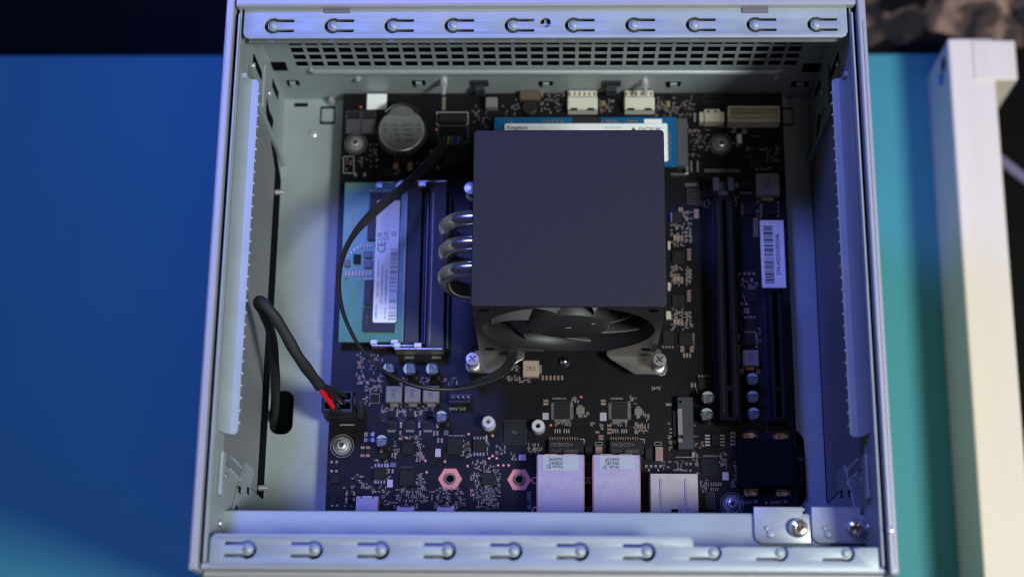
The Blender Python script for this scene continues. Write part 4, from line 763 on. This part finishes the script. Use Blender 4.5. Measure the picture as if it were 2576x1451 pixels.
for y in range(4):
    fuse('m7', 1112, 228 + y * 52, 1180, 262 + y * 52, CERA, TIN, .6); q = rect('m7', 762, 268 + y * 44, 832, 290 + y * 44, .3); tiny['pad'].box(*q, .02, .25); q = rect('m7', 968, 268 + y * 44, 1035, 290 + y * 44, .3); tiny['tin'].box(*q, .02, .25)
chip('m7', 850, 262, 950, 415, 1.3, fr=False); chip('m7', 702, 592, 908, 805, .9); frame(silkd, 'm7', 690, 580, 920, 815); scrib('m7', 740, 545, 990, 572, silk); cluster('m7', 640, 560, 665, 800, 10); cluster('m7', 960, 500, 1060, 740, 22); cluster('m7', 1165, 640, 1200, 980, 16); cluster('m7', 1110, 900, 1150, 1000, 6)
for x0 in range(5): fuse('m7', 838 + x0 * 32, 930, 858 + x0 * 32, 972, CERA, TIN, .5); fuse('m7', 838 + x0 * 30, 1005, 856 + x0 * 30, 1042, CERA, TIN, .5) if x0 < 4 else None
cluster('m7', 690, 910, 800, 1050, 26, ('tin', 'blk')); cluster('m7', 650, 380, 760, 460, 8); cluster('m7', 610, 120, 640, 700, 12, ('tan', 'blk')); cluster('m7', 265, 90, 300, 480, 14)
for i in range(4):
    for j in range(9): q = at('m7', 785 + i * 30, 1068 + j * 27, 0); tiny['blk'].box(q.x - .4, q.x + .4, q.y - .25, q.y + .25, .02, .3); tiny['tin'].box(q.x + .42, q.x + .6, q.y - .2, q.y + .22, .02, .25)
for x in (1370, 1780): q = at('m7', x, 1195, .05); lettering('5P_CON2', 1.6, SILK, mobo, (q.x, q.y, .05), PI + .1)
q = at('m6', 1300, 1215, .05); lettering('2', 2, SILKD, mobo, (q.x, q.y, .05), PI); q = at('m6', 2028, 1210, .05); lettering('N', 2, SILKD, mobo, (q.x, q.y, .05)); q = at('m6', 1590, 1235, .05); lettering('16', 1.6, SILKD, mobo, (q.x, q.y, .05))
# wireless card socket
h = 4.0; X0, X1, Y0, Y1 = rect('m3', 2262, 72, 2440, 660, h)
ms = part('drive_socket', MB().box(X0, X1, Y0, Y1, .2, h, .3), SLOTB, mobo); pb = MB()
for k in range(36):
    y = Y0 + 3 + (Y1 - Y0 - 8) * k / 36
    if 3 < k < 8: continue
    pb.box(X0 + .1, X0 + 1.9, y, y + .3, h, h + .1)
    pb.box(X0 - 1.5, X0 - .5, y, y + .3, .05, .4)
part('socket_pins', pb, mat('socket_pin_metal', (.42, .38, .40), .35, .6), ms); part('socket_key', MB().box(X0 + 1.1, X0 + 2.2, Y0 + 3.5, Y0 + 5.6, h + .01, h + .06).box(X0 + .7, X0 + 1.8, Y1 - 2.6, Y1 - 1.5, h + .01, h + .06), DARK, ms)
part('socket_anchor', MB().box(X0 - .8, X1 + .2, Y0 - 2.6, Y0 - 2.35, .05, .5).box(X1 - .9, X1 + .5, Y0 - 2.4, Y0 - .4, .05, 1.2, .2), TIN, ms)
# drive socket under the blue solid state drive
h = 5; X0, X1, Y0, Y1 = rect('m4', 300, 255, 422, 785, h); ms = part('drive_socket', MB().box(X0, X1, Y0, Y1, .2, h, .3), mat('socket_grey', (.075, .075, .085), .5), mobo); r = rect('m4', 235, 790, 430, 880, 2)
part('socket_anchor', MB().box(r[0], r[1], r[2], r[2] + .35, .05, 1.5).box(r[1] - 1.3, r[1], r[2] + .36, r[3], .05, 2.5, .3), TIN, ms); dots('m4', 408, 340, 412, 350, 1, 1, .6, 'tin', 2)
# pads, fine details gathered
part('solder_and_chip_ends', tiny['tin'], mat('solder', (.24, .195, .19), .45, .25, .3, 2000), mobo, kind='stuff'); part('tan_small_parts', tiny['tan'], mat('tan_parts', (.24, .15, .11), .5, .1, .3, 2500), mobo, kind='stuff')
part('black_small_parts', tiny['blk'], mat('resistor_black', (.03, .025, .03), .5, 0, .3, 2000), mobo, kind='stuff'); part('violet_pads', tiny['pad'], XT, mobo, kind='stuff')
part('silkscreen_print', silk, SILK, mobo, kind='stuff'); part('faint_silkscreen', silkd, SILKD, mobo, kind='stuff')
# ================================================================== things plugged in or lying on the board
# ---- memory module
ZMOD = 5.2
a = at('r4', 288, 762, ZMOD); b = at('c6', 265, 390, ZMOD); rgt = s1[1] + .8
mod = thing('memory_module', 'green memory module with a long white sticker in the nearer slot', 'memory module', ((a.x + rgt) / 2, (a.y + b.y) / 2, ZMOD - 1.2))
mx0 = (a.x + b.x) / 2; my0, my1 = b.y, a.y
part('module_board', MB().box(mx0, rgt, my0, my1, ZMOD - 1.2, ZMOD, .1), GREEN, mod)
def mrect(s, x0, y0, x1, y1, z0, z1, m, nm, c=.1): r = rect(s, x0, y0, x1, y1, z1); return part(nm, MB().box(*r, z0, z1, c), m, mod)
zc = ZMOD + 1.1
for x0, y0, x1, y1 in ((930, 484, 1008, 543), (925, 547, 1004, 604), (917, 705, 997, 768), (914, 773, 993, 834)):
    o = mrect('d', x0, y0, x1, y1, ZMOD, zc, CHIP2, 'memory_chip'); q = at('d', x0 + 9, (y0 + y1) / 2, zc); lettering('SEC 446', 1.3, ETCH, o, (q.x, q.y, zc + .02), PI / 2)
mrect('c5', 415, 495, 517, 632, ZMOD, ZMOD + .9, CHIP, 'power_chip')
for r in ((568, 448, 682, 545), (568, 578, 682, 690), (283, 572, 360, 668)): mrect('c5', *r, ZMOD, ZMOD + 1.2, MAUV, 'module_inductor', .2)
PK = mat('pink_ceramic', (.55, .34, .42), .45, .2)
for k in range(8): mrect('c5', 287 + k * 50, 735, 312 + k * 50, 808, ZMOD, ZMOD + .5, PK, 'module_capacitor')
for k in range(4): mrect('c5', 508 + k * 48, 345, 532 + k * 48, 400, ZMOD, ZMOD + .5, PK, 'module_capacitor')
for x, y in ((470, 395), (420, 425), (375, 475)): mrect('c5', x - 9, y - 18, x + 9, y + 18, ZMOD, ZMOD + .4, XT, 'module_resistor')
md = MB(); 
for k in range(9): q = at('c6', 640 + k * 58, 245, ZMOD); md.box(q.x - .5, q.x + .4, q.y - .18, q.y + .18, ZMOD, ZMOD + .3)
for k in range(7): q = at('r4', 660 + k * 72, 885, ZMOD); md.box(q.x - .6, q.x + .5, q.y - .18, q.y + .18, ZMOD, ZMOD + .3)
for s, x, y in (('c5', 590, 858), ('c5', 655, 858), ('c5', 590, 1237), ('c5', 655, 1237), ('c5', 340, 525), ('r4', 640, 1250)): q = at(s, x, y, ZMOD); md.box(q.x - .7, q.x + .7, q.y - .22, q.y + .22, ZMOD, ZMOD + .4)
part('module_small_parts', md, PK, mod, kind='stuff')
tr = MB(); MT = mat('module_trace', (.16, .22, .10), .35)
for s, x0, y0, x1, y1 in (('r4', 420, 1150, 418, 1450), ('c6', 425, 90, 423, 175), ('r4', 520, 890, 518, 950)):
    a_ = at(s, x0, y0, ZMOD + .02); b_ = at(s, x1, y1, ZMOD + .02); tr.box(a_.x - .22, a_.x + .22, b_.y, a_.y, ZMOD, ZMOD + .02)
part('copper_marks', tr, mat('orange_mark', (.30, .12, .06), .4), mod)
q = at('tl', 1030, 1385, ZMOD); part('locating_hole', MB().lathe([(.6, ZMOD + .02), (1.0, ZMOD + .05), (1.2, ZMOD + .02)], q.x, q.y, 18, cap=False), mat('orange_mark', (0, 0, 0)), mod)
arc = MB()
for (sx0, sy0, sx1, sy1, sx2, sy2) in ((350, 1400, 420, 1080, 560, 880), (300, 1000, 330, 860, 300, 820)):
    pts = smooth([at('c5', sx0, sy0, ZMOD + .02), at('c5', sx1, sy1, ZMOD + .02), at('c5', sx2, sy2, ZMOD + .02)], 6)
    for i in range(len(pts) - 1):
        u, v = pts[i], pts[i + 1]; n = Vector((-(v - u).y, (v - u).x, 0)).normalized() * 1.0; arc.add([u - n, v - n, v + n, u + n], [(0, 1, 2, 3)])
part('light_trace_band', arc, mat('olive_trace', (.06, .20, .05), .35), mod)
# sticker
ztk = zc + .06
a = at('r4', 750, 1020, ztk); b = at('r4', 1088, 1020, ztk); c = at('c6', 768, 108, ztk); d = at('c6', 1108, 108, ztk)
LX0, LX1, LY0, LY1 = (a.x + c.x) / 2, (b.x + d.x) / 2, (c.y + d.y) / 2, (a.y + b.y) / 2
stk = part('memory_sticker', MB().prism(rrect(LX0, LX1, LY0, LY1, .9), zc + .005, ztk), WHT, mod)
def st_text(t, size, fx_, fy_, m=INK, al='LEFT', **k): lettering(t, size, m, stk, (LX0 + fx_ * (LX1 - LX0), LY0 + fy_ * (LY1 - LY0), ztk + .02), PI / 2, align=al, **k)
st_text('CE', 5.0, .28, .565, INKG, sx=.8); st_text('UK', 2.9, .18, .665, INKG); st_text('CA', 2.9, .45, .665, INKG); st_text('SAMSUNG', 1.3, .13, .03, INKB, bold=.02); st_text('16GB 1Rx8 PC5-5600B-SC0-1010-XT', 1.1, .34, .15); st_text('M425R2GA3BB0-CWMOD 2424', 1.1, .52, .15); st_text('MADE IN KOREA', .95, .16, .2); st_text('SAMSUNG MEMORY', .9, .16, .37); st_text('R01 HN 04', 1.0, .52, .03)
q = (LX0 + .78 * (LX1 - LX0), LY0 + .72 * (LY1 - LY0)); part('print_ring', MB().lathe([(.75, ztk + .005), (.95, ztk + .02), (1.1, ztk + .005)], *q, 20, cap=False).cyl(q[0], q[1], ztk + .004, ztk + .015, .35, 10), mat('grey_ink', (.3, .32, .42), .6), stk)
bars = MB(); y = LY0 + 1.2; x_l = LX0 + .66 * (LX1 - LX0)
while y < LY0 + .60 * (LY1 - LY0):
    wv = random.choice((.12, .16, .3, .5, .2)); bars.box(x_l, LX1 - .25, y, y + wv, ztk, ztk + .015); y += wv + random.choice((.14, .2, .35, .6))
part('bar_code', bars, mat('grey_bar_ink', (.20, .20, .28), .6), stk)
# ---- solid state drive
ZD = 5.6
r = rect('c2', 505, 1098, 2195, 1700, ZD)
ssd = thing('solid_state_drive', 'blue solid state drive with white label mostly hidden under the cooler', 'solid state drive', ((r[0] + r[1]) / 2, r[3] - 11, ZD - .8))
SX0, SX1, SY1 = r[0], rect('c2', 505, 1098, 2218, 1600, ZD)[1], r[3]; SY0 = at('m4', 180, 800, ZD).y
part('drive_board', MB().box(SX0, SX1, SY0, SY1, ZD - .8, ZD, .1), BLUE, ssd)
r = rect('c2', 605, 1158, 2130, 1280, ZD + 1); ly0 = at('m4', 180, 742, ZD + 1).y
dl = part('drive_label', MB().prism(rrect(r[0], r[1], ly0, r[3], .8), ZD + .9, ZD + 1.0), WHT, ssd)
r2 = rect('c2', 1245, 1100, 1510, 1150, ZD + .6); part('flash_chip', MB().box(*r2, ZD, ZD + .6, .1), CHIP2, ssd); r2 = rect('c2', 1912, 1112, 2078, 1155, ZD + .6); part('white_patch', MB().box(r2[0], r2[1], r2[2] + .2, r2[3], ZD, ZD + .15), WHT, ssd)
part('flash_package', MB().box(r[0] + 1, r[1] - 1, ly0 + 1, r[3] - 1, ZD, ZD + .89), CHIP2, ssd)
q = at('c2', 625, 1196, ZD + 1); lettering('Kingston', 2.5, INK, dl, (q.x, q.y, ZD + 1.03), 0, align='LEFT', bold=.05); q = at('c2', 1780, 1212, ZD + 1); lettering('\u25b2 DC2UK', 2.9, INK, dl, (q.x, q.y - .3, ZD + 1.03), align='LEFT', bold=.05)
q = at('c2', 1540, 1198, ZD + 1); lettering('SNV3S/1000G', 1.3, mat('teal_ink', (.2, .42, .42), .6), dl, (q.x, q.y, ZD + 1.03), align='LEFT')
dd = MB()
for x0, x1, n in ((970, 1140, 5), (1560, 1645, 4), (1760, 1840, 4), (670, 680, 1), (1520, 1525, 1)):
    for k in range(n): q = at('c2', x0 + (x1 - x0) * k / max(1, n - 1), 1136 if n > 1 else 1142, ZD); dd.box(q.x - .45, q.x + .45, q.y - .4, q.y + .4, ZD, ZD + .35)
for k in range(9): q = at('m4', 215 + (k % 2) * 14, 430 + k * 36, ZD); dd.box(q.x - .5, q.x + .3, q.y - .3, q.y + .3, ZD, ZD + .3)
part('drive_small_parts', dd, mat('tan_parts', (0, 0, 0)), ssd, kind='stuff')
# ---- coin battery with holder
q = at('tl', 1705, 640, 5.6)
bat = thing('coin_battery', 'round silver coin battery in a black holder near the far left board corner', 'battery', (q.x, q.y, 0))
part('battery_holder', MB().lathe([(11.0, .1), (11.0, 2.6), (10.4, 3.0), (10.15, 2.6), (10.15, .1)], q.x, q.y, 40, cap=False).box(q.x - 3, q.x + 3, q.y - 13.5, q.y - 10.5, .1, 3, .4).box(q.x - 2.4, q.x + 2.4, q.y - 12, q.y - 9.9, .1, 5, .4), BLK, bat)
part('cell', MB().lathe([(9.6, .3), (10, .8), (10, 4.9), (9.75, 5.4), (9.3, 5.6), (9.0, 5.55), (.05, 5.55)], q.x, q.y, 48), CELL, bat)
part('contact_spring', MB().prism([(q.x - 6.2, q.y + 6.2), (q.x + 6.2, q.y + 6.2), (q.x + 4.4, q.y + 9.3), (q.x + 1.5, q.y + 10.7), (q.x - 1.5, q.y + 10.7), (q.x - 4.4, q.y + 9.3)], 5.62, 6.5), mat('spring_steel', (.34, .33, .32), .35, .7), bat)
part('holder_rim', MB().tube([(q.x + 9.6 * math.cos(a_), q.y + 1.2 + 10.4 * math.sin(a_), 6.2) for a_ in [math.radians(d) for d in range(40, 141, 10)]], .9, .9, 8), BLK, bat)
for k, (dx, ws) in enumerate(((-7.4, 1.2), (-2.9, 1.6), (2.2, 2.6), (7.4, 1.2))):
    for j in range(4 if abs(dx) < 5 else 2):
        part('stamped_mark', MB().box(q.x + dx + j * .5 - ws * .65, q.x + dx + j * .5 + ws * .65, q.y + 1.6 - j * 2.3, q.y + 2.9 - j * 2.3, 5.56, 5.6), mat('stamped_steel', (.17, .18, .18), .45, .4), bat)
# ---- cooler
CX0, CX1, CY0, CZ = 55.6, 127.9, 70.0, 77.0
CY1 = at('d', 1430, 327, CZ).y
cool = thing('cpu_cooler', 'dark processor cooler with matte top plate, side facing fan and three bent heat pipes', 'cooler', ((CX0 + CX1) / 2, 100, 2))
part('top_plate', MB().prism(rrect(CX0, CX1, CY0, CY1, 1.4), CZ - 1.4, CZ), CAPM, cool, bev=.35)
part('shroud_side', MB().box(CX0 + .1, CX0 + .9, CY0 + 14, CY1 - .4, 18, CZ - 1.4), CAPM, cool); part('shroud_side', MB().box(CX1 - .9, CX1 - .1, CY0 + 14, CY1 - .4, 18, CZ - 1.4), CAPM, cool)
fins = MB()
for k in range(30): z = 16 + k * 1.95; fins.box(CX0 + 1.2, CX1 - 1.2, CY0 + 16.5, CY1 - 1.5, z, z + .4)
part('cooling_fins', fins, mat('fin_aluminium', (.025, .025, .03), .4, .5), cool, kind='stuff')
# fan
FZ0, FZ1 = 10.6, 75.5; FW = CX1 - CX0 - .4; fcx = (CX0 + CX1) / 2; fcz = (FZ0 + FZ1) / 2
to = lambda y0: (lambda p: (p.x, y0 + p.z, p.y))
FR = 33.6; hh_ = (FZ1 - FZ0) / 2; a_end = math.acos(min(1, (hh_ - .25) / FR)); W2 = (CX1 - CX0) / 2 - .2
frame_o = part('fan_frame', MB().box(CX0 + .3, CX1 - .3, CY0 + 13.4, CY0 + 14.0, FZ0 - .2, FZ0 + .1).box(CX0 + .3, CX1 - .3, CY0 + 1, CY0 + 13.39, FZ0 - .2, FZ0 + .1), FANP, cool)
for sg in (-1, 1):
    arcp = [(sg * FR * math.cos(t), FR * math.sin(t)) for t in [-(PI / 2 - a_end) + (PI - 2 * a_end) * k / 30 for k in range(31)]]
    poly_ = [(sg * W2, hh_), (sg * W2, -hh_)] + [(x, max(-hh_, min(hh_, z))) for x, z in arcp]
    part('frame_side', MB().prism([(fcx + x, fcz + z) for x, z in poly_], 0, 2.6).spin(to(CY0 + .2)), FANP, frame_o)
    for zz in (FZ0 + 4.2, FZ1 - 4.4): part('frame_hole', MB().cyl(0, 0, -.06, 0, 2.1, 16).spin(lambda p: (fcx + sg * (W2 - 4.4) + p.x, CY0 + .2 + p.z, zz + p.y)), DARK, frame_o)
part('fan_duct', MB().lathe([(33.5, .5), (31.8, 2.2), (30.6, 5), (30.4, 11), (31.2, 15), (31.8, 15)], 0, 0, 64, cap=False).spin(lambda p: (fcx + p.x, CY0 + .2 + p.z, fcz + p.y)), FANP, frame_o)
part('frame_back', sheet(rrect(CX0 + .4, CX1 - .4, FZ0 + .2, FZ1 - .2, 2.2), [ngon(fcx, fcz, 31.6, 48)], 0, 2.6).spin(to(CY0 + 13.4)), FANP, frame_o)
for xa, xb in ((CX0 + .5, CX0 + 5), (CX1 - 5, CX1 - .5)): part('frame_corner', MB().box(xa, xb, CY0 + 3.3, CY0 + 13.3, FZ0 + .4, FZ0 + 6), FANP, frame_o)
fan = part('fan_hub', MB().lathe([(16.0, 12), (16.3, 2.6), (16.0, 1.9), (15.2, 1.5), (.05, 1.5)], 0, 0, 48).spin(lambda p: (fcx + p.x, CY0 + p.z, fcz + p.y)), mat('hub_plastic', (.026, .025, .025), .5, 0, .1, 500, .3, 2500), cool)
part('hub_mark', MB().prism([(-1.4, -.5), (-.2, -.5), (1.4, .5), (.1, .5)], 0, .1).spin(lambda p: (fcx + p.x, CY0 + 1.35 + p.z, fcz - .5 + p.y)).box(fcx + 9, fcx + 10.4, CY0 + 1.35, CY0 + 1.45, fcz + 5.4, fcz + 5.8), mat('hub_logo', (.45, .47, .45), .4), fan)
NB = 7
for k in range(NB):
    a0 = k * 2 * PI / NB + .35; mb = MB(); P = []
    for i in range(7):
        rr_ = 15.6 + (30.0 - 15.6) * i / 6; lean = .028 * (i / 6) ** 1.3 * 14
        for j in range(6):
            t = j / 5; ang = a0 + lean + t * (.60 + .10 * i / 6); yy = CY0 + 2.6 + 9.0 * (1 - t) + t * .8 * i / 6 + .8 * math.sin(t * PI)
            P.append((fcx + rr_ * math.cos(ang), yy, fcz + rr_ * math.sin(ang)))
    n = len(P); Q = [(x, y + .8, z) for x, y, z in P]
    F = [(i * 6 + j, i * 6 + j + 1, (i + 1) * 6 + j + 1, (i + 1) * 6 + j) for i in range(6) for j in range(5)]
    G = [tuple(n + v for v in reversed(f)) for f in F]; ed = [i for i in range(6)] + [i * 6 + 5 for i in range(1, 7)] + [36 + j for j in range(4, -1, -1)] + [i * 6 for i in range(5, 0, -1)]
    W = [(ed[i], ed[(i + 1) % len(ed)], n + ed[(i + 1) % len(ed)], n + ed[i]) for i in range(len(ed))]
    part('fan_blade', mb.add(P + Q, F + G + W), mat('blade_plastic', (.10, .097, .10), .38, 0, .1, 300, .1, 2200), fan)
for a0 in (.1, -.16, 2.0, 3.4):
    part('fan_strut', MB().box(15, 31, -.7, .7, 12.6, 14).spin(lambda p: (fcx + p.x * math.cos(a0) - p.y * math.sin(a0), CY0 + p.z, fcz + p.x * math.sin(a0) + p.y * math.cos(a0))), FANP, frame_o)
# heat pipes
for v in (556, 618, 681):
    q = at('d', 1183, v, 58); y = q.y
    pts = smooth([(60, y, 60.5), (54, y, 60.3), (48.2, y - .2, 58.5), (45.0, y - .4, 54), (44.4, y - .5, 48), (45.2, y - .5, 41), (48, y - .5, 35.5), (53, y - .5, 32.5), (62, y - .5, 32)], 5)
    part('heat_pipe', MB().tube(pts, 3.45, 3.3, 18, up=(0, 1, 0)), NICK, cool)
part('cooler_base', MB().box(66, 117, 84, 124, 4, 15, .5), mat('base_aluminium', (.3, .3, .32), .35, .9), cool)
# mounting plates and spring screws
def plate(pts, z): return MB().prism([(lambda q: (q.x, q.y))(at('m2', x, y, z)) for x, y in pts], z - 1.3, z)
PZ = 7.0
MPL = mat('mounting_plate', (.50, .46, .42), .25, .9, .12, 200, .2, 600)
yA = CY0 + 22
def plate2(pts):
    P = [at('m2', x, y, PZ) for x, y in pts]; return MB().prism([(p.x, p.y) for p in P], PZ - 1.3, PZ)
part('mounting_plate', plate2([(460, 915), (405, 905), (380, 870), (378, 830), (400, 795), (470, 700), (940, 700), (925, 780), (790, 865), (715, 905), (640, 918)]), MPL, cool, bev=.2)
part('mounting_plate', plate2([(1965, 925), (1735, 785), (1700, 745), (1700, 690), (2200, 690), (2262, 800), (2272, 880), (2255, 925), (2215, 948), (2170, 930)]), MPL, cool, bev=.2)
ZSC = mat('nickel_screw_head', (.66, .62, .66), .3, .8)
for s, x, y, m in (('c6', 2210, 632, 0), ('m2', 2199, 790, 1)):
    q = at(s, x, y, 17.5)
    sc = part('spring_screw', MB().lathe([(2.6, 7.1), (2.6, 8.6), (1.9, 8.8), (1.7, 10)], q.x, q.y, 22).lathe([(1.8, 14.6), (2.75, 15.0), (2.85, 16.6), (2.6, 17.4), (.05, 17.5)], q.x, q.y, 28), ZSC, cool)
    part('spring', MB().tube([(q.x + 2.0 * math.cos(t * .6), q.y + 2.0 * math.sin(t * .6), 8.8 + t * .115) for t in range(52)], .38, .38, 6), STEEL, sc)
    part('screw_recess', MB().box(q.x - 1.7, q.x + 1.7, q.y - .38, q.y + .38, 17.3, 17.56).box(q.x - .38, q.x + .38, q.y - 1.7, q.y + 1.7, 17.3, 17.55).spin(lambda p: (q.x + (p.x - q.x) * .77 - (p.y - q.y) * .64, q.y + (p.x - q.x) * .64 + (p.y - q.y) * .77, p.z)), mat('cross_recess', (.36, .34, .32), .25, .9), sc)
q = at('d', 1176, 472, 17.5); part('spring_screw', MB().lathe([(2.6, 7.1), (2.6, 8.6), (1.8, 9), (1.8, 14), (2.75, 15.0), (2.8, 17), (.05, 17.5)], q.x + 1.5, q.y, 22), STEEL, cool)
# fan cable: a flat ribbon that stands up off the board
path = [('d', 1290, 882, 13), ('d', 1286, 905, 14), ('d', 1262, 935, 18), ('d', 1205, 962, 24), ('d', 1135, 978, 30), ('d', 1060, 974, 35), ('d', 985, 945, 39), ('d', 915, 885, 42), ('d', 872, 810, 44), ('d', 853, 735, 44), ('d', 858, 660, 43), ('d', 890, 590, 39), ('d', 945, 530, 34), ('d', 1005, 480, 28), ('d', 1060, 430, 21), ('d', 1100, 385, 14), ('d', 1128, 350, 8)]
pts = smooth([at(*p) for p in path], 6); n = len(pts)
hw_ = []
for i in range(n):
    t = i / (n - 1); hw_.append(2.2 if t > .8 else (1.55 + (t - .6) * 3.2 if t > .6 else 1.5 + (max(0, .32 - t) * 3)))
cab = MB(); tv = []
for strand in range(4):
    L = []
    for i, p in enumerate(pts):
        t = (pts[min(i + 1, n - 1)] - pts[max(i - 1, 0)]).normalized(); side = Vector((0, 0, 1)).cross(t).normalized()
        f = i / (n - 1); rollang = 1.35 * max(0, min(1, (f - .12) / .16, (.80 - f) / .12)) + .12
        if f > .7: rollang = max(rollang, .8)
        up = t.cross(side); d = side * math.cos(rollang) + up * math.sin(rollang)
        L.append(p + d * (strand - 1.5) * .98)
    cab.tube(L, .62, .62, 8)
part('fan_cable', cab, CABL, cool); q = at('d', 1133, 365, 6)
part('cable_plug', MB().box(q.x - 4.6, q.x + 5.2, q.y - 3, q.y + 3, 3, 9, .4), BLK, cool)
for k, cm in enumerate(((.25, .2, .03), (.02, .12, .10), (.02, .04, .18), (.10, .07, .2))): part('plug_wire', MB().tube([(q.x - .5 + k * 1.4, q.y + 2.4, 9.1), (q.x - .9 + k * 1.4, q.y - 1.5, 9.8)], .5, .5, 8), mat('plug_wire_%s' % ('yellow', 'teal', 'blue', 'violet')[k], cm, .4), cool)
# ---- processor power cable and its connector
pw = thing('power_cable', 'black braided power cable with a red wire rising from the tray opening', 'cable', (-15, 60, 0))
path = [('d', 676, 1100, -30), ('d', 684, 1075, -14), ('d', 692, 1010, 6), ('d', 692, 930, 24), ('d', 684, 850, 40), ('d', 668, 795, 52), ('d', 651, 765, 60), ('d', 655, 757, 63), ('d', 682, 785, 62), ('d', 712, 830, 57), ('d', 746, 890, 50), ('d', 778, 935, 42), ('d', 806, 972, 34)]
pts = smooth([at(*p) for p in path], 6); n = len(pts)
rx_ = [1.75 + .45 * min(1, i / n * 1.6) + .12 * math.sin(i * .9) for i in range(n)]; ry_ = [1.5 if i / n < .5 else 1.7 for i in range(n)]
part('braided_sleeve', MB().tube(pts, rx_, ry_, 16), BRAD, pw)
end = pts[-1]; pre = pts[-4]
for k, (dx, dy, m, nm, rad) in enumerate(((-1.2, .2, RED, 'red_wire', 1.05), (.0, 1.0, RED, 'red_wire', .9), (1.2, .4, BLK, 'black_wire', .9), (1.9, 1.4, BLK, 'black_wire', .9))):
    tgt = (at('d', 838, 1024, 17), at('d', 846, 1004, 17), at('d', 864, 1012, 17), at('d', 868, 996, 17))[k]
    part(nm, MB().tube(smooth([pre + Vector((dx * .4, dy * .4, .1)), end + Vector((dx * .5, dy * .5, .2)), end.lerp(tgt, .5) + Vector((dx * .35, dy * .3, 1)), tgt, tgt + Vector((0, 0, -5))], 5), rad, rad, 10), m, pw)
part('sleeve_fray', MB().tube([end + Vector((.8, .8, .4)), end.lerp(at('d', 862, 1018, 18), .5) + Vector((.5, .5, 1.6)), at('d', 860, 1016, 18)], .28, .28, 6), mat('grey_thread', (.16, .17, .17), .6), pw)
r = rect('d', 810, 984, 885, 1034, 18)
sock = sheet([(r[0], r[2]), (r[1], r[2]), (r[1], r[3]), (r[0], r[3])], [rrect(r[0] + 1.0 + i * ((r[1] - r[0]) / 2 - .2), r[0] + (r[1] - r[0]) / 2 - .4 + i * ((r[1] - r[0]) / 2 - .2), r[2] + .8 + j * ((r[3] - r[2]) / 2 - .1), r[2] + (r[3] - r[2]) / 2 - .4 + j * ((r[3] - r[2]) / 2 - .1), .4, 2) for i in (0, 1) for j in (0, 1)], 9, 18, .15)
NAVY = mat('navy_black_nylon', (.012, .013, .022), .35)
part('plug_housing', sock, NAVY, pw); part('plug_bottom', MB().box(r[0] + .3, r[1] - .3, r[2] + .3, r[3] - .3, 8, 10), BLK, pw)
part('plug_latch', MB().box(r[1] + .2, r[1] + 1.6, r[2] + 2.5, r[3] - 1.5, 6, 17, .3).box(r[1] - .6, r[1] + 1.2, r[3] - .2, r[3] + .8, 12, 18, .3), NAVY, pw)
psk = part('power_socket', MB().box(r[0] - .4, r[1] + .4, r[2] - .5, r[3] + .5, .1, 7.9, .3).box(r[1] + .6, r[1] + 3.2, r[2] - .3, r[3] - 1, .1, 6.5, .3), BLK, mobo)
